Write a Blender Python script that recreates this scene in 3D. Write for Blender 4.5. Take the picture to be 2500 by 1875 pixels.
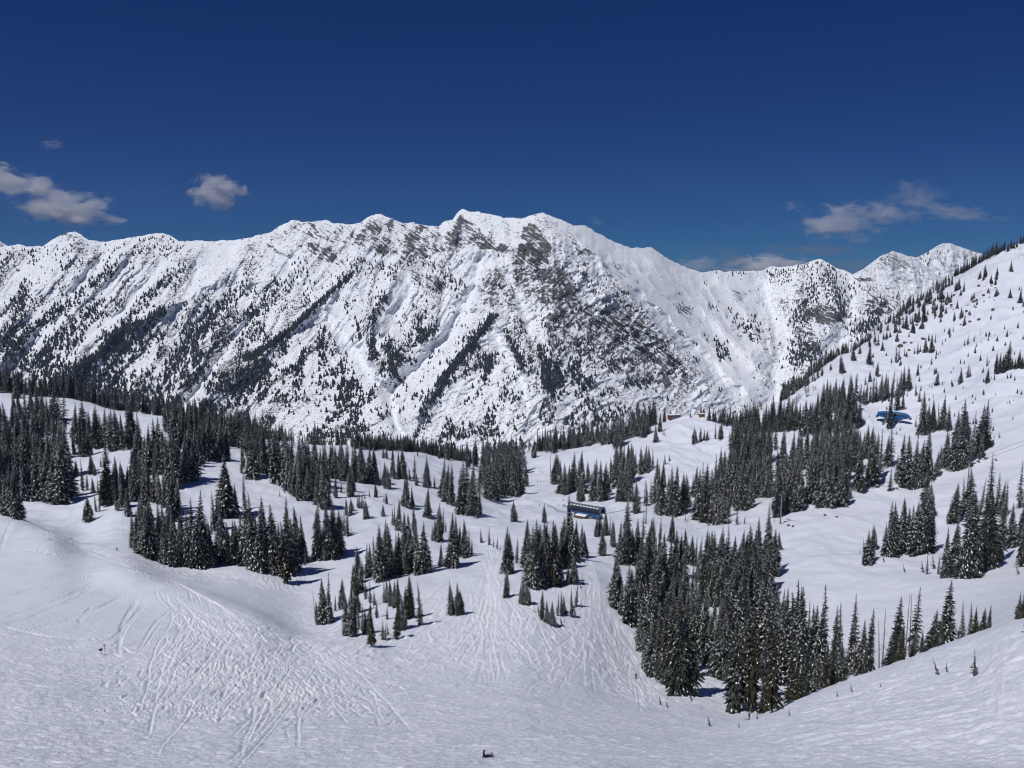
import bpy, math, random
import numpy as np
from mathutils import Vector, Matrix, Euler

random.seed(7)
rng = np.random.default_rng(11)
for o in list(bpy.data.objects):
    bpy.data.objects.remove(o)
SC = bpy.context.scene
COL = SC.collection
R = math.radians

# ------------------------------------------------------------------ camera, sky, sun, exposure
PITCH = R(8.18)
FPX, CX, CY = 2000.0, 1250.0, 937.5          # focal length and centre of the photograph, in its pixels
cam = bpy.data.cameras.new('camera')
cam.sensor_width = 36.0
cam.lens = 36.0 * FPX / 2500.0
cam.clip_start = 0.5
cam.clip_end = 60000
cam_ob = bpy.data.objects.new('camera', cam)
COL.objects.link(cam_ob)
cam_ob.location = (0, 0, 0)
cam_ob.rotation_euler = (R(90) - PITCH, 0, 0)
SC.camera = cam_ob

SUN_EL = R(58)
SUN_DIR_H = Vector((0.72, 0.69))             # horizontal direction the light travels (to the right and away)
SUN_DIR_H.normalize()
wd = bpy.data.worlds.new('World')
SC.world = wd
wd.use_nodes = True
nt = wd.node_tree
nt.nodes.clear()
sky = nt.nodes.new('ShaderNodeTexSky')
sky.sky_type = 'NISHITA'
sky.sun_disc = False
sky.sun_elevation = SUN_EL
sx, sy = -SUN_DIR_H.x, -SUN_DIR_H.y          # towards the sun
sky.sun_rotation = math.atan2(sx, sy)
sky.altitude = 3200
sky.air_density = 0.6
sky.dust_density = 0.0
sky.ozone_density = 10.0
# deep high-altitude blue: one tone curve per channel over the whole sky
sep = nt.nodes.new('ShaderNodeSeparateColor'); comb = nt.nodes.new('ShaderNodeCombineColor')
nt.links.new(sky.outputs[0], sep.inputs[0])
for ch, (c_, g_) in enumerate(((0.40, 1.50), (0.385, 0.98), (0.43, 0.64))):
    m1 = nt.nodes.new('ShaderNodeMath'); m1.operation = 'MULTIPLY'; m1.inputs[1].default_value = 0.05
    m2 = nt.nodes.new('ShaderNodeMath'); m2.operation = 'POWER'; m2.inputs[1].default_value = g_
    m3 = nt.nodes.new('ShaderNodeMath'); m3.operation = 'MULTIPLY'; m3.inputs[1].default_value = c_ * 20
    nt.links.new(sep.outputs[ch], m1.inputs[0]); nt.links.new(m1.outputs[0], m2.inputs[0]); nt.links.new(m2.outputs[0], m3.inputs[0])
    nt.links.new(m3.outputs[0], comb.inputs[ch])
bg = nt.nodes.new('ShaderNodeBackground')
bg.inputs[1].default_value = 0.05
out = nt.nodes.new('ShaderNodeOutputWorld')
nt.links.new(comb.outputs[0], bg.inputs[0])
nt.links.new(bg.outputs[0], out.inputs[0])

sun = bpy.data.lights.new('sun', 'SUN')
sun.energy = 3.15
sun.angle = R(0.53)
sun.color = (1.0, 0.985, 0.965)
sun_ob = bpy.data.objects.new('sun', sun)
COL.objects.link(sun_ob)
ld = Vector((SUN_DIR_H.x * math.cos(SUN_EL), SUN_DIR_H.y * math.cos(SUN_EL), -math.sin(SUN_EL)))
sun_ob.rotation_euler = ld.to_track_quat('-Z', 'Y').to_euler()
sun_ob.location = (0, 0, 500)

SC.view_settings.view_transform = 'Standard'
SC.view_settings.look = 'None'
SC.view_settings.exposure = 0.0
SC.view_settings.gamma = 1.0
SC.view_settings.use_curve_mapping = False
SC.render.engine = 'CYCLES'
SC.cycles.max_bounces = 5
SC.cycles.diffuse_bounces = 2
SC.cycles.glossy_bounces = 1
SC.cycles.transmission_bounces = 2
SC.cycles.transparent_max_bounces = 6
SC.cycles.volume_bounces = 3
SC.cycles.use_denoising = True
SC.cycles.denoiser = 'OPENIMAGEDENOISE'
SC.cycles.filter_width = 1.1

# ------------------------------------------------------------------ helpers
def q_of(py):
    """slope z/y of the line of sight through row py"""
    return np.tan(np.arctan((CY - np.asarray(py, float)) / FPX) - PITCH)
def s_of(px, py):
    u = (np.asarray(px, float) - CX) / FPX
    v = (CY - np.asarray(py, float)) / FPX
    return u / (math.cos(PITCH) + v * math.sin(PITCH))
def world(px, py, D):
    s, q = s_of(px, py), q_of(py)
    return np.stack([s * D, np.asarray(D, float) + 0 * s, q * D], -1)
def depth_scale(y, z):
    """metres per photograph pixel at a point"""
    return (y * math.cos(PITCH) - z * math.sin(PITCH)) / FPX

def _hash(ix, iy, seed):
    h = (ix.astype(np.int64) * 374761393 + iy.astype(np.int64) * 668265263 + seed * 982451653) & 0x7fffffff
    h = ((h ^ (h >> 13)) * 1274126177) & 0x7fffffff
    h = (h ^ (h >> 16)) & 0xffff
    return h.astype(np.float32) * (2 * np.pi / 65536)
def noise2(x, y, seed=0):
    x = np.asarray(x, np.float32); y = np.asarray(y, np.float32)
    x, y = np.broadcast_arrays(x, y)
    ix = np.floor(x).astype(np.int32); iy = np.floor(y).astype(np.int32)
    fx = x - ix; fy = y - iy
    ux = fx * fx * fx * (fx * (fx * 6 - 15) + 10); uy = fy * fy * fy * (fy * (fy * 6 - 15) + 10)
    def g(dx, dy):
        a = _hash(ix + dx, iy + dy, seed)
        return np.cos(a) * (fx - dx) + np.sin(a) * (fy - dy)
    a, b, c, d = g(0, 0), g(1, 0), g(0, 1), g(1, 1)
    return ((a + (b - a) * ux) * (1 - uy) + (c + (d - c) * ux) * uy) * 1.5
def fbm(x, y, octaves=4, seed=0, gain=0.5):
    t = 0; amp = 1.0; f = 1.0
    for i in range(octaves):
        t = t + amp * noise2(x * f + 17.3 * i, y * f - 9.1 * i, seed + i)
        amp *= gain; f *= 2.03
    return t
def ridged(x, y, octaves=4, seed=0, gain=0.5):
    t = 0; amp = 1.0; f = 1.0
    for i in range(octaves):
        n = 1 - np.abs(noise2(x * f + 7.3 * i, y * f + 3.1 * i, seed + i)) * 1.6
        t = t + amp * n * n
        amp *= gain; f *= 2.1
    return t
def smooth(a, b, x):
    t = np.clip((x - a) / (b - a), 0, 1)
    return t * t * (3 - 2 * t)
def poly_dist(X, Y, pts):
    """distance to a polyline and the position 0..1 along it"""
    best = np.full(np.broadcast(X, Y).shape, 1e9, np.float32); along = np.zeros_like(best)
    n = len(pts) - 1
    for i in range(n):
        (x0, y0), (x1, y1) = pts[i][:2], pts[i + 1][:2]
        dx, dy = x1 - x0, y1 - y0
        t = np.clip(((X - x0) * dx + (Y - y0) * dy) / (dx * dx + dy * dy + 1e-9), 0, 1)
        d = np.hypot(X - x0 - t * dx, Y - y0 - t * dy)
        m = d < best
        best = np.where(m, d, best); along = np.where(m, (i + t) / n, along)
    return best, along
def in_poly(X, Y, pts):
    c = np.zeros(np.broadcast(X, Y).shape, bool)
    n = len(pts)
    for i in range(n):
        x0, y0 = pts[i]; x1, y1 = pts[(i + 1) % n]
        if y0 == y1: continue
        k = ((y0 > Y) != (y1 > Y)) & (X < (x1 - x0) * (Y - y0) / (y1 - y0) + x0)
        c ^= k
    return c

def grid_mesh(name, P, attrs=None):
    """P: rows x cols x 3"""
    nr, nc = P.shape[:2]
    me = bpy.data.meshes.new(name)
    me.vertices.add(nr * nc)
    me.vertices.foreach_set('co', P.reshape(-1).astype(np.float32))
    a = (np.arange(nr - 1)[:, None] * nc + np.arange(nc - 1)[None, :]).ravel()
    quads = np.stack([a, a + 1, a + nc + 1, a + nc], 1).astype(np.int32)
    nq = len(quads)
    me.loops.add(nq * 4)
    me.loops.foreach_set('vertex_index', quads.ravel())
    me.polygons.add(nq)
    me.polygons.foreach_set('loop_start', np.arange(nq, dtype=np.int32) * 4)
    me.polygons.foreach_set('use_smooth', np.ones(nq, bool))
    me.update(calc_edges=True)
    for k, v in (attrs or {}).items():
        at = me.attributes.new(k, 'FLOAT', 'POINT')
        at.data.foreach_set('value', np.asarray(v, np.float32).ravel())
    return me
def tri_mesh(name, V, F, mats=None, midx=None, smooth_faces=False):
    me = bpy.data.meshes.new(name)
    me.from_pydata([tuple(map(float, v)) for v in V], [], [tuple(int(i) for i in f) for f in F])
    if mats:
        for m in mats: me.materials.append(m)
    if midx is not None:
        me.polygons.foreach_set('material_index', np.asarray(midx, np.int32))
    if smooth_faces:
        me.polygons.foreach_set('use_smooth', np.ones(len(me.polygons), bool))
    me.update()
    return me
def link(name, data, parent=None, loc=None, rot=None, scale=None):
    o = bpy.data.objects.new(name, data)
    COL.objects.link(o)
    if parent is not None: o.parent = parent
    if loc is not None: o.location = loc
    if rot is not None: o.rotation_euler = rot
    if scale is not None: o.scale = scale
    return o
def tag(o, label=None, cat=None, group=None, kind=None):
    if label: o['label'] = label
    if cat: o['category'] = cat
    if group: o['group'] = group
    if kind: o['kind'] = kind
    return o

# ------------------------------------------------------------------ materials
def mat(name, color=(0.5, 0.5, 0.5), rough=0.7, metal=0.0, spec=0.3):
    m = bpy.data.materials.new(name)
    m.use_nodes = True
    b = m.node_tree.nodes['Principled BSDF']
    b.inputs['Base Color'].default_value = (*color, 1)
    b.inputs['Roughness'].default_value = rough
    b.inputs['Metallic'].default_value = metal
    b.inputs['Specular IOR Level'].default_value = spec
    return m
class N:
    def __init__(s, m):
        s.t = m.node_tree; s.b = s.t.nodes['Principled BSDF']
    def n(s, typ, **kw):
        x = s.t.nodes.new(typ)
        for k, v in kw.items():
            if k.startswith('i_'):
                key = k[2:]
                key = int(key) if key.isdigit() else key.replace('_', ' ')
                x.inputs[key].default_value = v
            else: setattr(x, k, v)
        return x
    def l(s, a, b): s.t.links.new(a, b)
    def math(s, op, a, b=None, clamp=False):
        x = s.t.nodes.new('ShaderNodeMath'); x.operation = op; x.use_clamp = clamp
        for i, v in enumerate((a, b)):
            if v is None: continue
            if isinstance(v, (int, float)): x.inputs[i].default_value = v
            else: s.l(v, x.inputs[i])
        return x.outputs[0]
    def mix(s, f, a, b):
        x = s.t.nodes.new('ShaderNodeMix'); x.data_type = 'RGBA'
        for k, v in ((0, f), (6, a), (7, b)):
            if isinstance(v, (int, float)): x.inputs[k].default_value = v
            elif isinstance(v, tuple): x.inputs[k].default_value = (*v, 1)
            else: s.l(v, x.inputs[k])
        return x.outputs[2]
    def ramp(s, f, a, b):
        x = s.t.nodes.new('ShaderNodeMapRange'); x.interpolation_type = 'SMOOTHSTEP'
        x.inputs[1].default_value = a; x.inputs[2].default_value = b
        s.l(f, x.inputs[0]); return x.outputs[0]
    def noise(s, scale, detail=4, rough=0.55, vec=None, dist=0.0):
        x = s.t.nodes.new('ShaderNodeTexNoise')
        x.inputs['Scale'].default_value = scale; x.inputs['Detail'].default_value = detail
        x.inputs['Roughness'].default_value = rough; x.inputs['Distortion'].default_value = dist
        if vec is not None: s.l(vec, x.inputs['Vector'])
        return x.outputs[0]

def snow_material():
    m = mat('snow_ground', (0.80, 0.82, 0.86), 0.6, spec=0.25)
    k = N(m)
    tc = k.n('ShaderNodeTexCoord').outputs['Object']
    big = k.noise(0.02, 3, 0.6, tc)
    fine = k.noise(1.3, 5, 0.65, tc)
    groom = k.n('ShaderNodeAttribute', attribute_name='packed').outputs['Fac']
    c = k.mix(k.ramp(big, 0.3, 0.7), (0.67, 0.705, 0.80), (0.72, 0.75, 0.835))
    sep_ = k.n('ShaderNodeSeparateXYZ'); k.l(tc, sep_.inputs[0])
    cmb = k.n('ShaderNodeCombineXYZ'); k.l(k.math('MULTIPLY', sep_.outputs[0], 0.45), cmb.inputs[0]); k.l(sep_.outputs[1], cmb.inputs[1]); k.l(sep_.outputs[2], cmb.inputs[2])
    streak = k.noise(1.5, 6, 0.75, cmb.outputs[0])
    skied = k.n('ShaderNodeAttribute', attribute_name='skied').outputs['Fac']
    c = k.mix(k.math('MULTIPLY', skied, k.ramp(streak, 0.48, 0.60)), c, (0.83, 0.855, 0.92))
    c = k.mix(k.math('MULTIPLY', groom, 0.8), c, (0.57, 0.61, 0.715))
    loose = k.n('ShaderNodeAttribute', attribute_name='loose').outputs['Fac']
    c = k.mix(loose, c, (0.90, 0.915, 0.95))
    twig = k.n('ShaderNodeAttribute', attribute_name='debris').outputs['Fac']
    c = k.mix(k.math('MULTIPLY', twig, k.ramp(k.noise(0.35, 5, 0.75, tc), 0.54, 0.62)), c, (0.16, 0.13, 0.11))
    k.l(c, k.b.inputs['Base Color'])
    b1 = k.n('ShaderNodeBump', i_Strength=1.0, i_Distance=0.22)
    k.l(k.math('ADD', k.math('MULTIPLY', fine, 0.6), k.math('MULTIPLY', k.math('MULTIPLY', streak, skied), 1.1)), b1.inputs['Height'])
    b2 = k.n('ShaderNodeBump', i_Strength=0.35, i_Distance=0.12)
    k.l(k.noise(4.0, 3, 0.6, tc), b2.inputs['Height'])
    k.l(b1.outputs[0], b2.inputs['Normal'])
    k.l(b2.outputs[0], k.b.inputs['Normal'])
    return m

def mountain_material():
    m = mat('mountain_snow_and_rock', (0.8, 0.82, 0.86), 0.75, spec=0.15)
    k = N(m)
    tc = k.n('ShaderNodeTexCoord').outputs['Object']
    rock = k.n('ShaderNodeAttribute', attribute_name='rock').outputs['Fac']
    strat = k.n('ShaderNodeAttribute', attribute_name='strata').outputs['Fac']
    brush = k.n('ShaderNodeAttribute', attribute_name='brush').outputs['Fac']
    # fine break-up of rock and snow
    n1 = k.noise(0.10, 6, 0.72, tc)
    def layered(nx, nz, hi, lo):
        """noise drawn out along rock layers whose normal leans (nx, nz)"""
        def dot(v):
            d = k.n('ShaderNodeVectorMath', operation='DOT_PRODUCT'); d.inputs[1].default_value = v; k.l(tc, d.inputs[0]); return d.outputs['Value']
        c = k.n('ShaderNodeCombineXYZ')
        k.l(dot((nx * hi, 0, nz * hi)), c.inputs[0]); k.l(dot((nz * lo, 0, -nx * lo)), c.inputs[1]); k.l(dot((0, 0.02, 0)), c.inputs[2])
        return k.noise(1.0, 4, 0.66, c.outputs[0])
    n2 = layered(0.55, 0.83, 0.17, 0.018)
    n3 = layered(-0.6, 0.8, 0.15, 0.07)
    a = k.math('ADD', k.math('MULTIPLY', k.math('SUBTRACT', n1, 0.5), 2.5), k.math('MULTIPLY', k.math('SUBTRACT', k.mix(strat, n3, n2), 0.5), 3.2))
    f = k.math('ADD', a, k.math('MULTIPLY', rock, 0.95))
    f = k.ramp(f, 0.56, 0.70)
    rc = k.mix(k.ramp(k.noise(0.02, 4, 0.6, tc), 0.35, 0.65), (0.098, 0.10, 0.11), (0.175, 0.162, 0.158))
    rc = k.mix(k.ramp(n2, 0.4, 0.62), rc, (0.085, 0.083, 0.087))
    sn = k.mix(k.ramp(k.noise(0.01, 3, 0.6, tc), 0.3, 0.7), (0.79, 0.82, 0.875), (0.83, 0.85, 0.895))
    speck = k.n('ShaderNodeAttribute', attribute_name='speck').outputs['Fac']
    sp = k.ramp(k.math('ADD', k.noise(0.17, 4, 0.75, tc), k.math('MULTIPLY', speck, 0.13)), 0.605, 0.655)
    sn = k.mix(sp, sn, (0.115, 0.115, 0.12))
    bn = k.ramp(k.noise(0.11, 5, 0.75, tc), 0.52, 0.68)
    sn = k.mix(k.math('MULTIPLY', brush, bn), sn, (0.22, 0.195, 0.18))
    k.l(k.mix(f, sn, rc), k.b.inputs['Base Color'])
    b1 = k.n('ShaderNodeBump', i_Strength=0.6, i_Distance=5.0)
    k.l(k.math('ADD', k.math('MULTIPLY', n1, k.math('MULTIPLY', rock, 1.2)), k.math('MULTIPLY', k.math('ADD', f, sp), 0.25)), b1.inputs['Height'])
    k.l(b1.outputs[0], k.b.inputs['Normal'])
    return m
M_SNOW = snow_material()
M_MTN = mountain_material()
# ------------------------------------------------------------------ near terrain: one height field out to 1.5 km
CTRL = {   # photograph column: (row, distance) of the ground along it, near to far; a third value of 1 marks ground out of sight
 -500: [(1875,85),(1700,128),(1600,160),(1500,200),(1400,250),(1300,310),(1225,370),(1150,450),(1060,580),(980,720),(930,820)],
 0: [(1875,85),(1800,103),(1700,130),(1600,165),(1500,208),(1400,258),(1300,315),(1254,345),(1263,362),(1250,394),(1228,430),(1150,510),(1060,620),(960,760)],
 120:[(1700,132),(1500,210),(1400,258),(1297,330),(1301,350),(1282,380),(1228,430)],
 200:[(1875,85),(1700,134),(1600,168),(1500,212),(1400,265),(1340,318),(1326,350),(1290,385),(1225,430),(1150,505),(1060,620),(972,770)],
 300:[(1450,238),(1386,262),(1372,282),(1340,318),(1250,400)],
 400:[(1875,85),(1700,138),(1600,170),(1500,215),(1426,250),(1416,268),(1383,305),(1300,372),(1200,445),(1100,545),(1012,705)],
 500:[(1450,244),(1440,261),(1400,300)],
 600:[(1875,85),(1700,142),(1600,178),(1530,208),(1492,228),(1480,246),(1438,276),(1395,306),(1300,372),(1200,462),(1120,565),(1066,700)],
 750:[(1700,146),(1620,182),(1556,220),(1545,236),(1500,262),(1420,308)],
 850:[(1875,85),(1800,108),(1700,150),(1600,192),(1520,240),(1420,305),(1300,400),(1200,500),(1130,620),(1088,760)],
 1000:[(1875,85),(1800,109),(1700,152),(1600,198),(1500,245),(1400,308),(1300,405),(1200,540),(1130,690),(1104,800)],
 1150:[(1345,352),(1330,385),(1290,440)],
 1250:[(1875,85),(1800,110),(1700,156),(1600,202),(1500,248),(1400,305),(1360,342),(1300,425),(1250,570),(1200,700),(1150,835),(1108,960)],
 1400:[(1875,85),(1800,114),(1700,170),(1600,218),(1500,262),(1400,310),(1360,350),(1300,440),(1245,595),(1200,690),(1150,800),(1096,930)],
 1600:[(1875,86),(1800,124),(1750,162),(1700,203),(1650,232),(1600,256),(1500,298),(1400,350),(1300,450),(1240,585),(1180,680),(1100,790),(1035,915)],
 1700:[(1875,87),(1800,130),(1750,170),(1710,200),(1650,236),(1550,282),(1450,335),(1350,410),(1250,560),(1150,720),(1085,800),(1013,905)],
 1800:[(1875,88),(1820,112),(1785,140),(1750,184),(1700,212),(1600,262),(1500,305),(1400,360),(1300,455),(1200,580),(1100,730),(1032,870)],
 1900:[(1875,88),(1800,112),(1735,150),(1748,175),(1700,210),(1600,262),(1450,330),(1350,400),(1250,500),(1150,620),(1050,745),(965,860)],
 2000:[(1875,88),(1780,112),(1695,150),(1712,178),(1680,212),(1600,255),(1500,300),(1400,352),(1300,430),(1200,525),(1100,635),(1000,765),(885,940)],
 2200:[(1875,88),(1760,110),(1700,126),(1622,152),(1645,182),(1600,225),(1500,278),(1400,340),(1300,425),(1200,515),(1100,610),(1040,685),(950,790),(850,910),(738,1060)],
 2400:[(1875,86),(1760,104),(1660,122),(1548,148),(1565,178),(1530,222),(1470,268),(1400,318),(1300,400),(1200,472),(1100,550),(1000,640),(900,735),(750,900),(608,1080)],
 2500:[(1875,85),(1700,108),(1600,122),(1515,142),(1528,172),(1490,215),(1440,262),(1380,310),(1300,372),(1200,445),(1100,520),(1000,605),(900,700),(750,860),(570,1090)],
 3000:[(1875,80),(1700,98),(1500,125),(1400,160),(1300,240),(1200,340),(1100,440),(900,600),(700,780),(420,1080)],
}
def pchip(x, y, xi):
    x = np.asarray(x, float); y = np.asarray(y, float)
    h = np.diff(x); dl = np.diff(y) / h
    m = np.zeros(len(x))
    for i in range(1, len(x) - 1):
        if dl[i - 1] * dl[i] > 0:
            w1, w2 = 2 * h[i] + h[i - 1], h[i] + 2 * h[i - 1]
            m[i] = (w1 + w2) / (w1 / dl[i - 1] + w2 / dl[i])
    m[0], m[-1] = dl[0], dl[-1]
    k = np.clip(np.searchsorted(x, xi) - 1, 0, len(x) - 2)
    t = np.clip((xi - x[k]) / h[k], 0, 1)
    return ((2 * t**3 - 3 * t**2 + 1) * y[k] + (t**3 - 2 * t**2 + t) * h[k] * m[k] + (-2 * t**3 + 3 * t**2) * y[k + 1] + (t**3 - t**2) * h[k] * m[k + 1])
LR_N = 460
cl = np.linspace(math.log(1.5), math.log(1600), LR_N)
full = {}
def column(px, rows):
    L = [math.log(y) for y in (1.5, 5, 12, 30, 60)]; qq = [-1.30, -0.92, -0.80, -0.735, -0.700]
    L += [math.log(D) for _, D in rows]; qq += [float(q_of(p)) for p, _ in rows]
    pyc, Dc = rows[-1]; qc = float(q_of(pyc))
    L += [math.log(Dc * 1.06), math.log(Dc * 1.18), math.log(Dc * 1.18 + 180), math.log(1600)]
    qq += [qc - 0.008, qc - 0.05, min(qc - 0.10, -0.27), -0.30]
    o = np.argsort(L); L = np.array(L)[o]; qq = np.array(qq)[o]
    return pchip(L, qq, cl)
for px, rows in CTRL.items():
    if rows[0][0] >= 1870: full[px] = column(px, rows)
def across_fn(cols):
    k = sorted(cols); sx_ = np.array([float(s_of(p, 1300)) for p in k]); A = np.stack([cols[p] for p in k], 1)
    return sx_, A
for px, rows in CTRL.items():                            # part columns: the rest of their profile comes from their neighbours
    if rows[0][0] >= 1870: continue
    lo = max(p for p in full if p < px); hi = min(p for p in full if p > px)
    t = (px - lo) / (hi - lo); nb = full[lo] * (1 - t) + full[hi] * t
    l0, l1 = math.log(rows[0][1]), math.log(rows[-1][1])
    L = [v for v in cl if v < l0 - 0.12] + [math.log(D) for _, D in rows] + [v for v in cl if v > l1 + 0.12]
    qq = [n for v, n in zip(cl, nb) if v < l0 - 0.12] + [float(q_of(p)) for p, _ in rows] + [n for v, n in zip(cl, nb) if v > l1 + 0.12]
    CTRL[px] = pchip(np.array(L), np.array(qq), cl)
for px, v in CTRL.items():
    if not isinstance(v, list): full[px] = v
SC_N = 321
cs = np.linspace(-1.0, 1.0, SC_N)
ks, KA = across_fn(full)
Qc = np.stack([pchip(ks, KA[i], np.clip(cs, ks[0], ks[-1])) for i in range(LR_N)], 0)
def blur(A, n, axis):
    k = np.exp(-np.linspace(-2, 2, 2 * n + 1) ** 2); k /= k.sum()
    P = np.pad(A, [(n, n) if a == axis else (0, 0) for a in (0, 1)], mode='edge')
    return sum(k[i] * (P[i:i + A.shape[0]] if axis == 0 else P[:, i:i + A.shape[1]]) for i in range(2 * n + 1))
Qc = blur(blur(Qc, 5, 1), 1, 0)
def interp2(A, fi, fj):
    i = np.clip(np.floor(fi).astype(int), 0, A.shape[0] - 2); j = np.clip(np.floor(fj).astype(int), 0, A.shape[1] - 2)
    a = np.clip(fi - i, 0, 1); b = np.clip(fj - j, 0, 1)
    return (A[i, j] * (1 - a) * (1 - b) + A[i + 1, j] * a * (1 - b) + A[i, j + 1] * (1 - a) * b + A[i + 1, j + 1] * a * b)
def base_q(s, y):
    return interp2(Qc, (np.log(y) - cl[0]) / (cl[1] - cl[0]), (s - cs[0]) / (cs[1] - cs[0]))
HR, HC = 940, 1180
sg = np.r_[np.linspace(-0.98, -0.70, 40, endpoint=False), np.linspace(-0.70, 0.70, HC - 80, endpoint=False), np.linspace(0.70, 0.98, 40)]
lg = np.r_[np.linspace(math.log(1.5), math.log(70), 60, endpoint=False), np.linspace(math.log(70), math.log(1580), HR - 60)]
S, Yg = np.meshgrid(sg, np.exp(lg))
Q = base_q(S, Yg)
Xg = S * Yg
Zg = Q * Yg

def cast(px, py, dmin=70.0, grid=None):
    """first ground point on the line of sight through a pixel, at least dmin away"""
    Qm = Qnow if grid is None else grid
    s, q = float(s_of(px, py)), float(q_of(py))
    j = int(np.clip(np.searchsorted(sg, s), 1, len(sg) - 1))
    if s - sg[j - 1] < sg[j] - s: j -= 1
    col = Qm[:, j]; ys = Yg[:, j]
    ok = np.nonzero((ys > dmin) & (col >= q))[0]
    if len(ok): i = ok[0]
    else:
        m = (ys > dmin) & (ys < 1350)
        i = np.nonzero(m)[0][np.argmax(col[m])]
    y = ys[i]
    if i > 0 and len(ok) and ys[i - 1] > dmin and col[i] > col[i - 1]:
        t = (q - col[i - 1]) / (col[i] - col[i - 1]); y = ys[i - 1] + t * (ys[i] - ys[i - 1])
    return s * y, y
Qnow = Q
def ground_z(x, y):
    s = np.asarray(x) / np.asarray(y)
    fi = np.interp(np.log(y), lg, np.arange(len(lg))); fj = np.interp(s, sg, np.arange(len(sg)))
    return interp2(Zg, fi, fj)

# the open mountainside at the right: shallow swales, scoured ribs

far = smooth(250, 600, Yg)
roll = fbm(Xg / 60, Yg / 60, 3, 3) * 2.2 * smooth(230, 420, Yg) * (1 - smooth(1150, 1300, Yg))
mside = smooth(0.12, 0.3, S) * smooth(560, 700, Yg) * (1 - smooth(1150, 1300, Yg))
roll = roll + (ridged(Xg / 70 + Yg / 90, Yg / 200 - Xg / 160, 3, 51) - 1) * 5.0 * mside + fbm(Xg / 16, Yg / 22, 3, 53) * 1.1 * mside
drift = fbm(Xg / 17, Yg / 22, 3, 9) * 0.9 * smooth(220, 380, Yg) + fbm(Xg / 14, Yg / 20, 3, 19) * 0.22
Zg = Zg + roll + drift
Qnow = Zg / Yg

# ------------------------------------------------------------------ ski tracks, carved into a raster of the slope
RX0, RX1, RY0, RY1, RS = -230.0, 230.0, 66.0, 470.0, 0.25
rw, rh = int((RX1 - RX0) / RS), int((RY1 - RY0) / RS)
groove = np.zeros((rh, rw), np.float32)
pile = np.zeros((rh, rw), np.float32)
def stamp(pts_w, width, depth, lip):
    P = np.asarray(pts_w, float)
    seg = np.hypot(*np.diff(P, axis=0).T); L = np.r_[0, np.cumsum(seg)]
    if L[-1] < 0.5: return
    t = np.arange(0, L[-1], 0.2)
    x = np.interp(t, L, P[:, 0]); y = np.interp(t, L, P[:, 1])
    dx, dy = np.gradient(x), np.gradient(y); nn = np.hypot(dx, dy) + 1e-9
    nx, ny = -dy / nn, dx / nn
    fade = np.clip(np.minimum(t, L[-1] - t) / (0.12 * L[-1] + 0.5), 0, 1) * (0.72 + 0.4 * np.sin(t * 0.31 + P[0, 0]) * np.sin(t * 0.13 + P[0, 1]))
    for o in np.arange(-width * 1.6, width * 1.61, 0.2):
        r = abs(o) / width
        ix = ((x + nx * o - RX0) / RS).astype(int); iy = ((y + ny * o - RY0) / RS).astype(int)
        ok = (ix >= 0) & (ix < rw) & (iy >= 0) & (iy < rh)
        if r < 1:
            v = -depth * (1 - r * r) * fade
            np.minimum.at(groove, (iy[ok], ix[ok]), v[ok].astype(np.float32))
        else:
            v = lip * (1.6 - r) / 0.6 * fade * (1.0 if o > 0 else 0.45)
            np.maximum.at(pile, (iy[ok], ix[ok]), v[ok].astype(np.float32))
def bez(pp, n=14):
    """smooth curve through pixel points (Catmull-Rom)"""
    pp = [pp[0]] + list(pp) + [pp[-1]]
    o = []
    for i in range(1, len(pp) - 2):
        p0, p1, p2, p3 = [np.array(p, float) for p in pp[i - 1:i + 3]]
        for t in np.linspace(0, 1, n, endpoint=False):
            o.append(0.5 * ((2 * p1) + (-p0 + p2) * t + (2 * p0 - 5 * p1 + 4 * p2 - p3) * t * t + (-p0 + 3 * p1 - 3 * p2 + p3) * t ** 3))
    o.append(np.array(pp[-1], float))
    return o
def track(pix, width=0.35, depth=0.16, lip=0.08, wob=0.0):
    c = bez(pix)
    w = []
    last = None
    for (px, py) in c:
        x, y = cast(px, py)
        if last is not None and abs(y - last[1]) > 45 + 0.12 * y:
            if len(w) > 2: stamp(w, width, depth, lip)
            w = []
        w.append((x, y)); last = (x, y)
    if len(w) > 2:
        if wob:
            w = np.array(w); ph = random.random() * 6
            L = np.r_[0, np.cumsum(np.hypot(*np.diff(w, axis=0).T))]
            w[:, 0] += wob * np.sin(L / 6.0 + ph)
        stamp(w, width, depth, lip)
ru = random.uniform
# crossing tracks on the convex slope at the left
def tapered(n): return [ru(0, 1) for _ in range(n)]
for i in range(62):                                       # down to the right
    t = ru(0, 1); x0 = 400 + 420 * t + ru(-30, 30); y0 = 1425 + 150 * t ** 0.9 + ru(4, 80)
    ln = ru(0.3, 1.1)
    track([(x0, y0), (x0 + 80 * ln + ru(-20, 20), y0 + 62 * ln + ru(-12, 12)), (x0 + ru(120, 330) * ln, y0 + ru(110, 240) * ln)], ru(0.16, 0.3), ru(0.1, 0.2), ru(0.08, 0.2), ru(0, .4))
for i in range(60):                                       # down to the left
    t = ru(0, 1); x0 = 380 + 420 * t; y0 = 1440 + 150 * t + ru(0, 130)
    ln = ru(0.35, 1.1)
    track([(x0, y0), (x0 - 50 * ln + ru(-25, 25), y0 + 90 * ln), (x0 - ru(60, 230) * ln, y0 + ru(130, 280) * ln)], ru(0.16, 0.3), ru(0.1, 0.2), ru(0.08, 0.2), ru(0, .4))
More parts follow.
